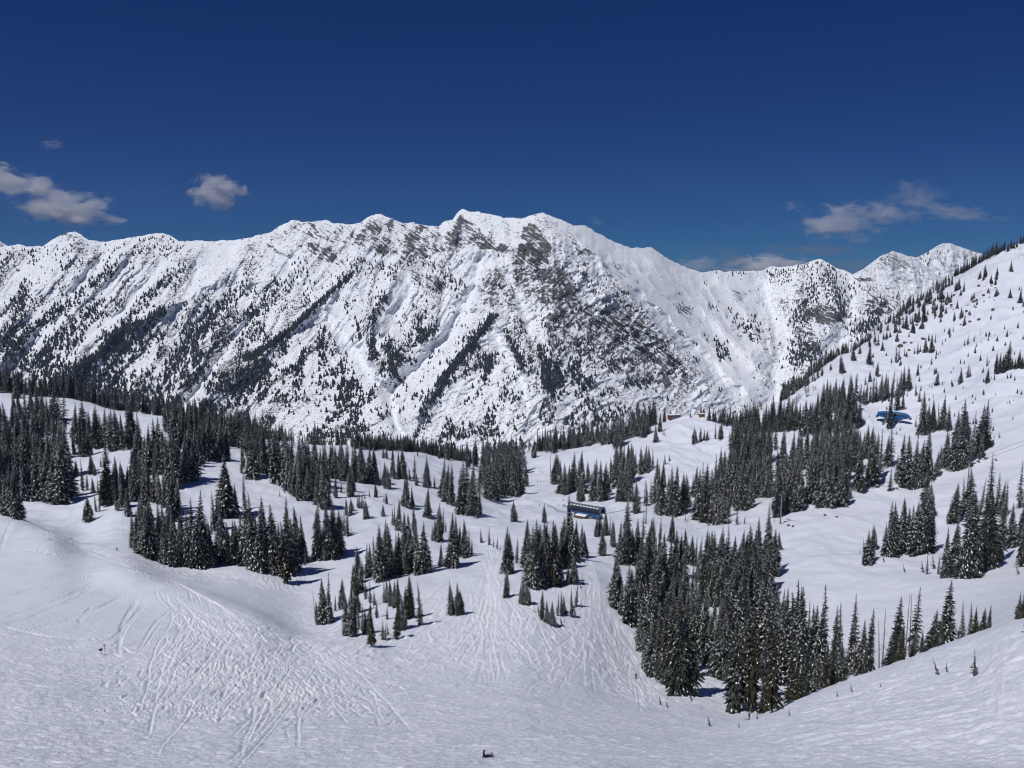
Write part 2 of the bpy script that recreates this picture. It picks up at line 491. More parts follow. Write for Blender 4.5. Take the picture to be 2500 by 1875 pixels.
for i in range(520):                                      # short slashed turns between them
    x0 = ru(250, 980); y0 = ru(1450, 1760)
    if y0 < 1425 + (x0 - 380) * 0.36: continue
    if x0 < 420 and y0 < 1560: continue
    a_ = ru(-0.5, 1.0) if ru(0, 1) < 0.55 else ru(1.9, 2.9); L_ = ru(8, 34)
    dx_, dy_ = math.cos(a_) * L_, abs(math.sin(a_)) * L_ * 0.75
    track([(x0, y0), (x0 + dx_ * .5 + ru(-4, 4), y0 + dy_ * .5), (x0 + dx_, y0 + dy_)], ru(0.16, 0.45), ru(0.1, 0.3), ru(0.08, 0.28))
# traverse line under the trees at the left, and the shoulder above it
for i in range(14):
    o = ru(-16, 16)
    track([(55 + ru(-8, 8), 1270 + abs(o) * .3), (170, 1322 + o * 0.7), (290, 1362 + o), (420, 1392 + o), (560, 1408 + o), (700, 1424 + o * 1.3), (830, 1432 + o * 2)], 0.4, ru(0.1, 0.22), 0.2)
for i in range(11):
    o = i * 9
    track([(285 + o, 1388 + o * .3), (370 + o, 1402 + o * .45), (450 + o * 1.1, 1432 + o * 0.6), (470 + o * 1.4, 1470 + o * 0.7)], 0.5, 0.2, 0.24)
for a in [[(265, 1400), (150, 1460), (0, 1512)], [(262, 1410), (180, 1460), (90, 1500), (0, 1530)], [(350, 1440), (220, 1490), (100, 1530), (0, 1560)],
          [(270, 1398), (120, 1420), (30, 1455)], [(30, 1270), (10, 1310), (0, 1340)], [(0, 1345), (60, 1341), (130, 1350), (200, 1362)],
          [(0, 1528), (90, 1548), (180, 1560), (300, 1552)], [(320, 1500), (270, 1560), (150, 1580), (20, 1590)], [(135, 1315), (105, 1325), (90, 1338)],
          [(225, 1480), (205, 1500), (190, 1520)], [(340, 1450), (300, 1520), (285, 1570)], [(355, 1470), (300, 1540), (290, 1600)],
          [(0, 1500), (120, 1468), (250, 1425)], [(0, 1545), (150, 1520), (330, 1440)]]:
    for j in range(2):
        track([(x + j * 4, y + j * 3) for x, y in a], 0.26, 0.26, 0.14)
# fan below the gap left of centre
for i in range(46):
    e = ru(-1, 1); k = abs(e) ** 1.2 * (1 if e > 0 else -1)
    xs = ru(1172, 1225)
    end = (1195 + 235 * k + ru(-12, 12), 1690 - 120 * abs(k) + ru(-50, 10))
    track([(xs, 1345 + ru(-8, 20)), (1196 + ru(-14, 16), 1410), (1196 + ru(-16, 16) + 12 * k, 1470), (1196 + 75 * k, 1555 - 25 * abs(k)), end], ru(0.25, 0.5), ru(0.08, 0.2), ru(0.06, 0.15), ru(0, 0.6))
for a in [[(1212, 1460), (1245, 1475), (1270, 1520), (1262, 1562)], [(1215, 1462), (1255, 1478), (1300, 1500), (1330, 1560), (1345, 1590)],
          [(1255, 1475), (1246, 1520), (1252, 1550), (1275, 1575)], [(1298, 1497), (1284, 1530), (1284, 1565)], [(1150, 1385), (1190, 1395)],
          [(1205, 1420), (1100, 1450), (1035, 1480)], [(1145, 1390), (1090, 1430), (1035, 1475)], [(1215, 1460), (1260, 1470), (1330, 1540), (1370, 1580)]]:
    track(a, 0.5, 0.15, 0.14)
# the packed run right of centre
for i in range(60):
    e = ru(-1, 1)
    top = 1422 + 18 * e
    track([(top, 1372 + ru(-8, 8)), (1440 + 20 * e + 14 * (1 if e < 0 else 0), 1420), (1442 + 26 * e, 1500), (1440 + 70 * e, 1580), (1440 + (240 if e < 0 else 150) * e + ru(-20, 20), 1690 + ru(-60, 25))], ru(0.25, 0.6), ru(0.05, 0.14), ru(0.04, 0.12), ru(0, 0.8))
for i in range(40):
    y0 = ru(1480, 1700); x0 = 1500 + (y0 - 1480) * 0.35 + ru(-25, 30)
    track([(x0, y0), (x0 + ru(-2, 10), y0 + 14), (x0 + ru(0, 30), y0 + ru(25, 55))], ru(0.3, 0.55), ru(0.1, 0.2), ru(0.08, 0.16))
for i in range(26):                                       # curving lines from the fan along the flat, towards the left
    y0 = ru(1540, 1660)
    track([(1190, y0 - 20), (1060, y0 + ru(-10, 12)), (930, y0 + ru(5, 35)), (800, y0 + ru(10, 60))], 0.3, ru(0.05, 0.12), 0.05)
# scraped side-slips of the foreground
for i in range(620):
    x0 = ru(-60, 2560); y0 = ru(1600, 1880)
    e = (x0 - 1500) / 1000.0
    dx = ru(14, 70); dy = (-0.30 * dx * max(e, 0)) + ru(-4, 4)
    track([(x0, y0), (x0 + dx * .5, y0 + dy * .5 + ru(-2, 2)), (x0 + dx, y0 + dy)], ru(0.25, 0.7), ru(0.04, 0.14), ru(0.03, 0.12))
for i in range(60):
    y0 = ru(1560, 1840); x0 = ru(1850, 2300)
    track([(x0, y0), (x0 + 130, y0 - 28), (x0 + ru(200, 380), y0 - ru(40, 95))], ru(0.4, 0.9), ru(0.06, 0.14), ru(0.06, 0.14))
for a in [[(2440, 1560), (2430, 1640), (2428, 1720), (2420, 1790)], [(2470, 1640), (2500, 1720), (2540, 1780)], [(2400, 1660), (2440, 1610), (2500, 1560)], [(2380, 1650), (2420, 1600), (2480, 1575)]]:
    for j in range(3): track([(x + j * 5, y + j) for x, y in a], 0.45, 0.14, 0.12)
# the run on the right, middle distance
for i in range(60):
    x0 = ru(1880, 2350); y0 = ru(1300, 1470)
    track([(x0, y0), (x0 + ru(40, 90), y0 + ru(-6, 10)), (x0 + ru(100, 220), y0 + ru(-12, 22))], 0.5, 0.12, 0.08)
for a in [[(1640, 1330), (1680, 1345), (1740, 1360)], [(1610, 1300), (1660, 1320), (1700, 1312)], [(1650, 1300), (1690, 1300), (1640, 1285)], [(1620, 1345), (1680, 1380), (1700, 1400)]]:
    track(a, 0.7, 0.2, 0.2)
groove2 = groove + pile
ri = (Yg - RY0) / RS; rj = (Xg - RX0) / RS
inside = (ri > 1) & (ri < rh - 2) & (rj > 1) & (rj < rw - 2)
pil = interp2(pile, np.clip(ri, 0, rh - 1.01), np.clip(rj, 0, rw - 1.01)) * inside
rel = interp2(groove2, np.clip(ri, 0, rh - 1.01), np.clip(rj, 0, rw - 1.01)) * inside
# chopped-up surface of the skied slope
mask_ski = (1 - smooth(230, 330, Yg))
chop = (fbm(Xg / 1.7, Yg / 1.1, 3, 31, 0.65) * 0.12 + np.maximum(fbm(Xg / 2.6, Yg / 1.3, 2, 35), 0) * 0.10 + np.maximum(fbm(Xg / 5.5, Yg / 4.2, 3, 41), 0) * 0.22) * mask_ski * smooth(4, 20, Yg)
left_smooth = smooth(0, 60, -(Xg + 0.18 * Yg + 8)) * smooth(150, 215, Yg)
chop = chop * (1 - 0.8 * left_smooth)
# dense criss-cross of old tracks: two families of fine lines on the convex slope, fans below the two gaps
def turned(ang_deg, across, along, seed, octv=2):
    a_ = math.radians(ang_deg); u_ = Xg * math.cos(a_) + Yg * math.sin(a_); v_ = -Xg * math.sin(a_) + Yg * math.cos(a_)
    w_ = fbm(Xg / 14, Yg / 14, 2, seed + 7) * 1.6
    return np.clip(ridged((u_ + w_) / across, v_ / along, octv, seed) - 0.80, 0, 0.6)
def px_w(px, py): return np.array(cast(px, py))
hp = [px_w(*p) for p in ((360, 1440), (470, 1436), (600, 1496), (750, 1562), (880, 1600), (1000, 1690), (960, 1765), (560, 1790), (200, 1760), (250, 1640), (330, 1540))]
hm = in_poly(Xg, Yg, [tuple(p) for p in hp]); hd, _ = poly_dist(Xg, Yg, [tuple(p) for p in hp] + [tuple(hp[0])])
hm = np.where(hm, smooth(0, 16, hd), 0) * (0.45 + 0.55 * smooth(-0.3, 0.4, fbm(Xg / 18, Yg / 18, 2, 63)))
cross = np.maximum(turned(28, 1.15, 16, 101), turned(-38, 1.2, 16, 111)) + 0.8 * turned(5, 1.3, 9, 121)
fine = cross * hm
def fan(apx, apy, spread, r1, lean, seed, half):
    c = px_w(apx, apy); dx, dy = Xg - c[0], c[1] - Yg
    r = np.hypot(dx, dy) + 0.1; a_ = np.arctan2(dx, dy) - lean
    m = smooth(2, 12, r) * (1 - smooth(r1 * .8, r1, r)) * (1 - smooth(half * .75, half, np.abs(a_))) * (dy > 0)
    return np.clip(ridged(a_ * spread + fbm(Xg / 10, Yg / 10, 2, seed + 3) * .25, r / 26, 2, seed) - 0.80, 0, 0.6) * m
fine = np.maximum(fine, fan(1197, 1385, 26, 150, 0.02, 131, 0.62))
fine = np.maximum(fine, fan(1442, 1395, 30, 150, 0.06, 141, 0.60) * 0.8)
mog = fine * 0.58 + (np.maximum(fbm(Xg / 3.4, Yg / 6.5, 2, 77), -0.25)) * 0.30 * np.exp(-((Xg + 48) / 34) ** 2 - ((Yg - 205) / 42) ** 2)
Zg = Zg + rel * 1.9 + chop * (1 - 0.5 * hm) + mog
Qnow = Zg / Yg
packed = np.clip(-rel * 4, 0, 1) * 0.5 + np.clip(fbm(Xg / 9, Yg / 9, 3, 55), 0, 1) * 0.7 * mask_ski
packed = np.clip(packed, 0, 1)
lane = np.exp(-((Xg - 0.0 - (0.104 * Yg)) / (4.0 + 0.02 * np.maximum(Yg - 150, 0))) ** 2) * smooth(150, 200, Yg) * (1 - smooth(330, 380, Yg))
packed = np.maximum(packed * 0.8, lane * 0.8)
skied = mask_ski * (1 - 0.85 * left_smooth)
loose = np.clip(np.clip(pil * 7.0, 0, 1) * 0.85 + fine * 1.5, 0, 1)
_pxg = CX + FPX * S / (math.cos(PITCH) - (Zg / Yg) * math.sin(PITCH)); _pyg = CY - FPX * ((Zg / Yg) * math.cos(PITCH) + math.sin(PITCH)) / (math.cos(PITCH) - (Zg / Yg) * math.sin(PITCH))
debris = mside * np.exp(-(np.maximum(0, _pyg - (735 - (_pxg - 2200) * 0.42)) / 95.0) ** 2) * smooth(-0.1, 0.45, fbm(Xg / 45, Yg / 45, 3, 57)) * 0.9
me = grid_mesh('snow_ground', np.stack([Xg, Yg, Zg], -1), {'packed': packed, 'debris': debris, 'skied': skied, 'loose': loose})
me.materials.append(M_SNOW)
ground = link('snow_ground', me)
tag(ground, kind='structure')
# ------------------------------------------------------------------ the mountain across the valley
CREST = [(-700,610),(-400,590),(-200,585),(-60,588),(0,603),(20,600),(45,597),(65,602),(100,602),(115,593),(140,577),(165,568),(185,566),(200,575),(215,585),(260,591),(290,585),(330,578),(375,569),(400,570),(415,573),(440,590),(480,586),(500,590),(540,587),(580,585),(600,582),(625,575),(660,568),(680,552),(715,537),(735,543),(770,540),(795,537),(815,545),(860,547),(880,543),(905,527),(930,523),(955,533),(980,545),(1010,544),(1040,549),(1070,552),(1085,540),(1105,536),(1115,520),(1128,509),(1150,518),(1165,516),(1200,525),(1240,533),(1270,533),(1300,526),(1325,519),(1345,527),(1370,535),(1400,550),(1430,551),(1460,570),(1500,590),(1540,605),(1570,606),(1590,604),(1600,610),(1640,638),(1680,655),(1720,666),(1750,658),(1770,663),(1800,662),(1860,660),(1880,652),(1900,652),(1940,648),(1960,645),(1980,637),(2005,633),(2020,640),(2045,655),(2080,668),(2110,668),(2150,690),(2190,708),(2240,745),(2320,800),(2500,860),(2800,880),(3300,870)]
DCREST = [(-700,3300),(0,3250),(600,3250),(1128,3200),(1325,3050),(1500,3220),(1735,3600),(1860,3800),(2005,3650),(2100,3500),(2240,3300),(3300,3300)]
DBASE = [(-700,2150),(0,2150),(700,2120),(1250,2080),(1500,2150),(1800,2500),(2000,2500),(2300,2450),(3300,2400)]
MC = 1100
pxs = np.r_[np.linspace(-650, -60, 60, endpoint=False), np.linspace(-60, 2300, MC - 110, endpoint=False), np.linspace(2300, 3200, 50)]
def cr(px, T): 
    a = np.array(T, float); return np.interp(px, a[:, 0], a[:, 1])
ts = np.linspace(0, 1, 440)
ts = ts ** 1.0
PXm, T = np.meshgrid(pxs, ts)
crest = cr(PXm, CREST) + fbm(PXm / 16, PXm * 0 + .5, 3, 5) * 2.2
BASE_PY = 1150.0
PYm = BASE_PY + (crest - BASE_PY) * T
_c = cr(pxs, CREST); _xs = np.arange(-700, 3300, 5.0); _cs = cr(_xs, CREST)
_kern = np.exp(-np.linspace(-2.2, 2.2, 45) ** 2); _kern /= _kern.sum()
_cs = np.convolve(np.pad(_cs, 22, mode='edge'), _kern, 'valid')
crest_s = np.interp(PXm, _xs, _cs)
Ts = np.clip((BASE_PY - PYm) / (BASE_PY - crest_s), 0, 1.15)
def gsm(Tb):
    v = cr(_xs, Tb); kk = np.exp(-np.linspace(-2.2, 2.2, 81) ** 2); kk /= kk.sum()
    return np.interp(PXm, _xs, np.convolve(np.pad(v, 40, mode='edge'), kk, 'valid'))
_db, _dc = gsm(DBASE), gsm(DCREST)
Dm = _db + (_dc - _db) * Ts ** 1.15
relief = np.zeros_like(PXm)
# (points, height in metres, half-width in photograph pixels)
RIDGES = [
 ([(330,600),(292,646),(232,692),(159,748),(93,794),(17,870),(-60,940)], 55, 34),
 ([(200,570),(150,640),(90,720),(30,800),(-60,900)], 50, 30),
 ([(520,590),(459,641),(380,689),(326,737),(269,796),(190,860),(120,930)], 45, 30),
 ([(620,600),(520,690),(405,760),(340,794),(283,819),(244,864),(181,915),(110,1000)], 60, 32),
 ([(700,640),(620,690),(560,760),(500,840),(450,930),(400,1000)], 50, 34),
 ([(930,560),(860,670),(778,741),(718,800),(653,848),(560,930),(480,1000)], 52, 32),
 ([(860,670),(880,740),(930,830),(985,930),(1010,985)], 30, 30),
 ([(1010,600),(960,700),(942,721),(908,778),(905,850),(920,920)], 45, 32),
 ([(1128,540),(1090,620),(1060,700),(1060,780)], 45, 34),
 ([(1290,560),(1230,650),(1180,720),(1205,769),(1163,826),(1107,897),(1067,942),(1020,1010)], 46, 34),
 ([(1200,765),(1233,809),(1259,862),(1281,905),(1300,980)], 45, 32),
 ([(1320,600),(1370,700),(1340,790),(1340,900),(1320,990)], 26, 34),
 ([(1325,519),(1380,610),(1460,690),(1560,760),(1640,830),(1690,900),(1740,960)], 85, 75),
 ([(1460,580),(1540,680),(1620,760),(1700,840),(1790,930),(1850,985)], 35, 32),
 ([(1590,604),(1640,680),(1720,760),(1800,850),(1880,930)], 42, 32),
 ([(1400,555),(1470,640),(1560,710)], 22, 20),
 ([(1750,660),(1790,720),(1830,790),(1860,850)], 45, 34),
 ([(1960,645),(1960,720),(1930,790),(1920,860)], 35, 30),
 ([(2005,633),(2040,700),(2035,770),(1990,850),(1960,920)], 75, 55),
 ([(2110,668),(2130,740),(2110,800)], 40, 34),
 ([(0,603),(-30,700),(-60,800)], 40, 40),
 ([(1385,545),(1430,600),(1480,660),(1540,730),(1600,790)], 24, 16), ([(1500,590),(1570,670),(1640,745),(1720,830),(1790,900)], 30, 18), ([(1640,640),(1690,700),(1760,790),(1830,870)], 30, 18),
 ([(1570,606),(1600,660),(1650,720)], 18, 14), ([(1460,690),(1540,780),(1620,850),(1690,915)], 26, 16), ([(1700,662),(1740,720),(1790,790)], 24, 16),
 ([(780,560),(760,620),(700,680)], 30, 30),
]
GULLIES = [
 ([(700,640),(784,755),(880,882),(951,967),(975,1050)], 40, 20),
 ([(1170,640),(1143,769),(1090,830),(1022,897),(965,953)], 48, 20),
 ([(400,640),(300,760),(180,860),(60,980)], 24, 14),
 ([(250,640),(150,760),(60,850),(0,930)], 22, 14),
 ([(590,720),(470,800),(440,880),(380,1000)], 26, 16),
 ([(1230,640),(1270,720),(1290,800)], 24, 16),
 ([(1205,800),(1260,900),(1300,1000),(1310,1060)], 30, 20),
 ([(481,657),(442,748),(419,796),(440,850),(464,898)], 16, 11), ([(370,690),(340,720),(283,776),(235,850),(198,915)], 14, 9), ([(190,690),(113,776),(28,861),(-40,930)], 14, 9),
 ([(650,745),(625,776),(538,875),(467,969),(450,1003)], 20, 12), ([(560,610),(580,680),(540,740)], 14, 18), ([(800,720),(850,790),(900,850)], 12, 22), ([(1130,745),(1110,790),(1040,860)], 14, 12), ([(1290,780),(1340,760)], 6, 8),
 ([(1855,680),(1883,748),(1928,833),(1905,900),(1880,985)], 70, 30),
 ([(2075,690),(2085,760),(2060,830)], 45, 24),
 ([(1560,720),(1700,860),(1800,960)], 24, 16),
 ([(860,620),(960,640),(1010,700),(960,800),(880,860)], 20, 16),
]
wx = PXm + fbm(PXm / 60, PYm / 60, 3, 12) * 10
wy = PYm + fbm(PXm / 60, PYm / 60, 3, 15) * 10
ridge_near = np.zeros_like(PXm)
for p, h, w in RIDGES:
    d, al = poly_dist(wx, wy, p)
    env = smooth(0, 0.12, al) * 0.6 + 0.4
    relief += 1.25 * h * env * np.exp(-d / w)
    ridge_near = np.maximum(ridge_near, np.exp(-d / (w * .4)))
for p, h, w in GULLIES:
    d, al = poly_dist(wx, wy, p)
    relief -= 1.15 * h * np.exp(-(d / w) ** 2)
# secondary spurs: ribs running down to the left at the left, fanning to the right on the right flank
lean = np.interp(PXm, [-700, 0, 700, 1100, 1300, 1700, 2000, 2300], [-0.85, -0.8, -0.7, -0.3, 0.2, 0.85, 0.1, -0.5])
across = PXm - lean * (PYm - 600) + fbm(PXm / 110, PYm / 90, 3, 17) * 13
rib = ridged(across / 62, PYm / 260, 4, 21, 0.55) - 1.0
rib2 = ridged(across / 22, PYm / 150, 4, 27, 0.6) - 1.0
fade_top = np.minimum(T * 0 + 1, (1 - T) * 12 + 0.25)
smooth_flank = smooth(0, 60, PXm - np.interp(PYm, [519, 610, 690, 760, 830, 900, 1000], [1335, 1400, 1480, 1580, 1660, 1710, 1800])) * (1 - smooth(1820, 1900, PXm))
rough_w = (1 - 0.86 * smooth_flank) * (1 - 0.55 * smooth(820, 960, PYm) * smooth(640, 800, PXm))
ribamp = 0.55 + 0.75 * smooth(-0.4, 0.5, fbm(PXm / 150, PYm / 120, 2, 29))
ribs_up = smooth(-0.25, 0.35, rib - rib.mean())                    # 1 on the ribs, 0 in the chutes between them
relief += (rib * 15 + rib2 * 6 * ribs_up) * fade_top * rough_w * ribamp
relief += (ridged(PXm / 15, PYm / 12, 4, 33, 0.6) - 1) * 3.4 * rough_w * ribs_up + fbm(PXm / 60, PYm / 50, 2, 35) * 3 * rough_w
cl_ = ridged((PXm * .75 + PYm) / 38, (PYm * .75 - PXm) / 90, 4, 37, 0.6) - 1
relief += cl_ * 9 * smooth(1000, 1100, PXm) * (1 - smooth_flank)
# rock regions
def soft_poly(pts_p, edge=14.0):
    ins = in_poly(wx, wy, pts_p)
    d, _ = poly_dist(wx, wy, list(pts_p) + [pts_p[0]])
    return np.where(ins, smooth(-edge * .3, edge, d), 0)
ROCKS = [
 ([(1078,592),(1098,556),(1118,520),(1140,528),(1180,562),(1240,606),(1222,622),(1180,612),(1150,600),(1130,612)], 1.0, 1, 6),
 ([(1262,618),(1282,552),(1320,556),(1352,600),(1345,640),(1300,660),(1245,650)], 0.9, 1, 8),
 ([(1180,660),(1240,650),(1340,640),(1395,690),(1450,730),(1400,760),(1330,745),(1230,760),(1165,745)], 0.50, 0, 14),
 ([(1290,640),(1380,650),(1430,720),(1380,745),(1320,735)], 0.75, 0, 14),
 ([(1430,735),(1540,760),(1620,830),(1665,900),(1600,895),(1520,850),(1440,800)], 0.62, 1, 12),
 ([(1330,745),(1440,740),(1560,830),(1640,900),(1700,950),(1610,960),(1500,905),(1420,870),(1330,830)], 0.50, 0, 16),
 ([(640,590),(672,598),(720,640),(752,660),(745,668),(700,640),(650,605)], 0.85, 1, 6),
 ([(730,600),(780,590),(842,632),(842,652),(800,640),(775,636),(740,625)], 0.85, 1, 6),
 ([(660,565),(720,545),(800,545),(880,545),(960,535),(1080,555),(1100,620),(1020,640),(940,620),(860,600),(740,580)], 0.56, 1, 14),
 ([(905,590),(965,605),(985,630),(930,640),(900,620)], 0.8, 1, 8),
 ([(1000,660),(1060,665),(1140,720),(1150,745),(1100,750),(1020,690)], 0.55, 1, 12),
 ([(930,640),(1010,650),(1010,690),(950,680)], 0.6, 0, 12),
 ([(1150,640),(1200,650),(1230,700),(1200,750),(1160,740),(1140,700)], 0.6, 0, 14),
 ([(560,900),(700,880),(760,960),(740,1010),(600,1000),(440,980)], 0.42, 0, 30),
 ([(380,880),(470,900),(450,1000),(330,980)], 0.5, 0, 18),
 ([(0,840),(110,850),(130,900),(60,960),(-80,960)], 0.40, 0, 20),
 ([(1950,765),(1985,735),(2010,748),(2060,745),(2085,790),(2030,800),(1985,790),(1950,810)], 0.75, 1, 14),
 ([(2080,730),(2105,730),(2100,748),(2085,748)], 0.9, 1, 5),
 ([(2075,670),(2130,680),(2150,692),(2100,688)], 0.8, 1, 4),
 ([(2120,730),(2160,720),(2190,760),(2140,775)], 0.6, 1, 8),
 ([(1905,800),(1990,790),(2000,860),(1930,870)], 0.5, 1, 12),
 ([(1780,700),(1830,710),(1820,745),(1790,740)], 0.5, 1, 10),
 ([(1640,740),(1690,745),(1700,790),(1650,775)], 0.5, 1, 10),
 ([(1780,790),(1860,820),(1870,850),(1800,830)], 0.5, 1, 10),
 ([(1440,640),(1510,630),(1560,680),(1500,690)], 0.36, 1, 10),
 ([(1390,560),(1430,600),(1470,650),(1440,640),(1400,600)], 0.42, 1, 6),
 ([(1560,840),(1650,850),(1720,960),(1620,975)], 0.42, 0, 16),
 ([(140,570),(185,566),(230,590),(200,620),(150,600)], 0.5, 0, 10),
 ([(390,575),(430,590),(410,620),(385,600)], 0.45, 0, 8),
 ([(320,620),(370,610),(380,650),(330,655)], 0.42, 0, 10),
]
rock = np.zeros_like(PXm); strata = np.zeros_like(PXm)
for p, v, st, e in ROCKS:
    f = soft_poly(p, e)
    rock = np.maximum(rock, 0.86 * v * f); strata = np.maximum(strata, st * (f > 0.02))
rock += 0.16 * ridge_near * (1 - smooth_flank) + 0.22 * smooth(0.1, 0.8, rib2 * 0.6 + 0.4) * (1 - smooth_flank)
rock += 0.20 * (0.3 + ribs_up) * (1 - smooth_flank) * smooth(-0.3, 0.6, fbm(PXm / 40, PYm / 40, 3, 61)) + 0.03
rock += 0.14 * smooth(560, 600, PXm) * (1 - smooth(1080, 1130, PXm)) * (1 - smooth(600, 700, PYm)) + 0.12 * smooth(800, 900, PYm) * (1 - smooth(780, 860, PXm))
rock += 0.12 * smooth(1180, 1240, PXm) * (1 - smooth_flank) * smooth(560, 640, PYm) * (1 - smooth(900, 960, PYm))
rock = rock * (0.55 + 0.5 * np.maximum(ribs_up, smooth(1100, 1200, PXm))) * (0.9 + 0.5 * fbm(PXm / 26, PYm / 20, 3, 67))
clear = 0
for p, h, w in GULLIES:
    d, al = poly_dist(wx, wy, p); rock *= 1 - 0.9 * np.exp(-(d / (w * 0.75)) ** 2)
brush = np.clip(smooth(900, 980, PYm) * smooth(800, 960, PXm) * (1 - smooth(1480, 1620, PXm)) * smooth(-0.3, 0.4, fbm(PXm / 30, PYm / 45, 3, 71)), 0, 1) * 0.8
brush = np.maximum(brush, 0.35 * smooth(900, 1000, PYm) * (PXm < 900))
relief += rock * (ridged((PXm + PYm * -1.3) / 9, (PXm * 0.8 + PYm) / 60, 2, 91) - 0.8) * 7 * (strata > 0)
chute = ridged(across / 17 + 40, PYm / 230, 3, 43, 0.6) - 1
relief += chute * 4.5 * rough_w * (0.35 + 0.65 * ribs_up)
speck = (0.15 + 0.85 * ribs_up) * (1 - 0.9 * smooth_flank) * (0.35 + 0.65 * smooth(-0.35, 0.3, fbm(PXm / 50, PYm / 40, 3, 87))) * smooth(0, 0.03, 1 - T)
speck = speck * (0.75 + 0.45 * smooth(700, 900, PYm) * (PXm < 800)) * (1 - 0.45 * smooth(840, 960, PYm) * smooth(640, 760, PXm))
for p, h, w in GULLIES:
    d, al = poly_dist(wx, wy, p); speck *= 1 - np.exp(-(d / (w * 0.85)) ** 2)
relief *= np.minimum(1, (1 - T) * 10 + 0.15)
Dm = Dm - relief
Pm = world(PXm, PYm, Dm)
# far side of the crest
back = Pm[-1].copy()
rows = [Pm]
for dy, dz in ((60, -35), (200, -150), (600, -480)):
    b = back.copy(); b[:, 1] += dy; b[:, 0] *= (back[:, 1] + dy) / back[:, 1]; b[:, 2] += dz
    rows.append(b[None])
Pfull = np.concatenate(rows, 0)
def padrow(A, v=0.1): return np.concatenate([A, np.full((3, A.shape[1]), v)], 0)
me = grid_mesh('mountain', Pfull, {'rock': padrow(rock), 'strata': padrow(strata), 'brush': padrow(brush, 0), 'speck': padrow(speck, 0)})
me.materials.append(M_MTN)
mtn = link('mountain', me)
tag(mtn, 'long snowy mountain with rock faces and two sharp summits across the valley', kind='structure')

# the two peaks behind it, at the right, and the tip of one behind the left end
def far_peak(name, crest_pts, d0, d1, base_py, px0, px1, rocks, seed, label):
    px = np.linspace(px0, px1, 260); t = np.linspace(0, 1, 130)
    A, B = np.meshgrid(px, t)
    c = cr(A, crest_pts) + fbm(A / 12, A * 0, 3, seed) * 1.3
    Y = base_py + (c - base_py) * B
    D = d0 + (d1 - d0) * B
    rl = (ridged((A - 0.2 * Y) / 40, Y / 120, 4, seed + 2) - 1) * 45 + fbm(A / 10, Y / 8, 3, seed + 4) * 8
    rk = np.zeros_like(A) + 0.05
    for p, v in rocks:
        ins = in_poly(A, Y, p); d, _ = poly_dist(A, Y, list(p) + [p[0]])
        rk = np.maximum(rk, np.where(ins, v * smooth(0, 8, d), 0))
    D = D - rl * np.minimum(1, (1 - B) * 8 + .1)
    P = world(A, Y, D)
    b = P[-1].copy(); b[:, 1] += 500; b[:, 2] -= 400; b[:, 0] *= 1.1
    P = np.concatenate([P, b[None]], 0)
    z1 = np.zeros((1, A.shape[1]))
    me = grid_mesh(name, P, {'rock': np.concatenate([rk, z1]), 'strata': np.concatenate([rk * 0 + 1, z1]), 'brush': np.concatenate([rk * 0, z1]), 'speck': np.concatenate([rk * 0 + 0.45, z1])})
    me.materials.append(M_MTN)
    o = link(name, me); tag(o, label, kind='structure')
    return A, Y, P
far_peak('mountain', [(1980,760),(2060,690),(2085,668),(2110,655),(2130,640),(2150,625),(2180,613),(2200,618),(2215,625),(2235,628),(2270,660),(2320,690),(2400,730),(2600,800)],
         4300, 4900, 860, 1980, 2600, [([(2140,625),(2185,612),(2230,650),(2210,665),(2150,650)], 0.6), ([(2118,655),(2160,672),(2165,682),(2125,664)], 1.0), ([(2150,640),(2270,665),(2290,690),(2180,700)], 0.35)], 205, 'snowy peak with a rock band behind the right end of the ridge')
A2, Y2, P2 = far_peak('mountain', [(2080,720),(2200,650),(2235,630),(2260,618),(2285,603),(2300,594),(2320,594),(2345,603),(2380,615),(2440,632),(2520,650),(2700,700)],
         5400, 6000, 860, 2080, 2700, [([(2330,600),(2400,622),(2380,640),(2330,630)], 0.3)], 305, 'wooded white peak farthest back at the right')
far_peak('mountain', [(-400,560),(-100,560),(-20,578),(0,588),(12,596),(40,612),(120,640)], 4400, 4900, 700, -400, 120, [], 405, 'white slope showing above the left end of the ridge')
# ------------------------------------------------------------------ conifers
M_NEEDLE = mat('spruce_needles', (0.022, 0.03, 0.022), 0.8, spec=0.15)
_k = N(M_NEEDLE)
_tc = _k.n('ShaderNodeTexCoord').outputs['Object']
_oi = _k.n('ShaderNodeObjectInfo').outputs['Random']
_c = _k.mix(_k.ramp(_k.noise(9.0, 3, 0.6, _tc), 0.35, 0.65), (0.014, 0.020, 0.016), (0.032, 0.037, 0.026))
_c = _k.mix(_k.math('MULTIPLY', _oi, 0.5), _c, (0.034, 0.031, 0.022))
_c = _k.mix(_k.math('MULTIPLY', _k.ramp(_k.noise(34.0, 3, 0.7, _tc), 0.50, 0.66), 0.34), _c, (0.30, 0.33, 0.36))
_k.l(_c, _k.b.inputs['Base Color'])
M_NEEDLE_B = mat('dry_olive_needles', (0.06, 0.052, 0.03), 0.8, spec=0.15)
_k = N(M_NEEDLE_B)
_tc = _k.n('ShaderNodeTexCoord').outputs['Object']
_k.l(_k.mix(_k.ramp(_k.noise(8.0, 3, 0.6, _tc), 0.35, 0.65), (0.022, 0.024, 0.015), (0.050, 0.044, 0.026)), _k.b.inputs['Base Color'])
M_TSNOW = mat('snow_on_branches', (0.80, 0.82, 0.86), 0.7, spec=0.2)
M_BARK = mat('spruce_bark', (0.12, 0.088, 0.066), 0.9, spec=0.1)
_k = N(M_BARK); _tc = _k.n('ShaderNodeTexCoord').outputs['Object']
_k.l(_k.mix(_k.noise(30, 3, 0.6, _tc), (0.07, 0.052, 0.042), (0.19, 0.145, 0.11)), _k.b.inputs['Base Color'])
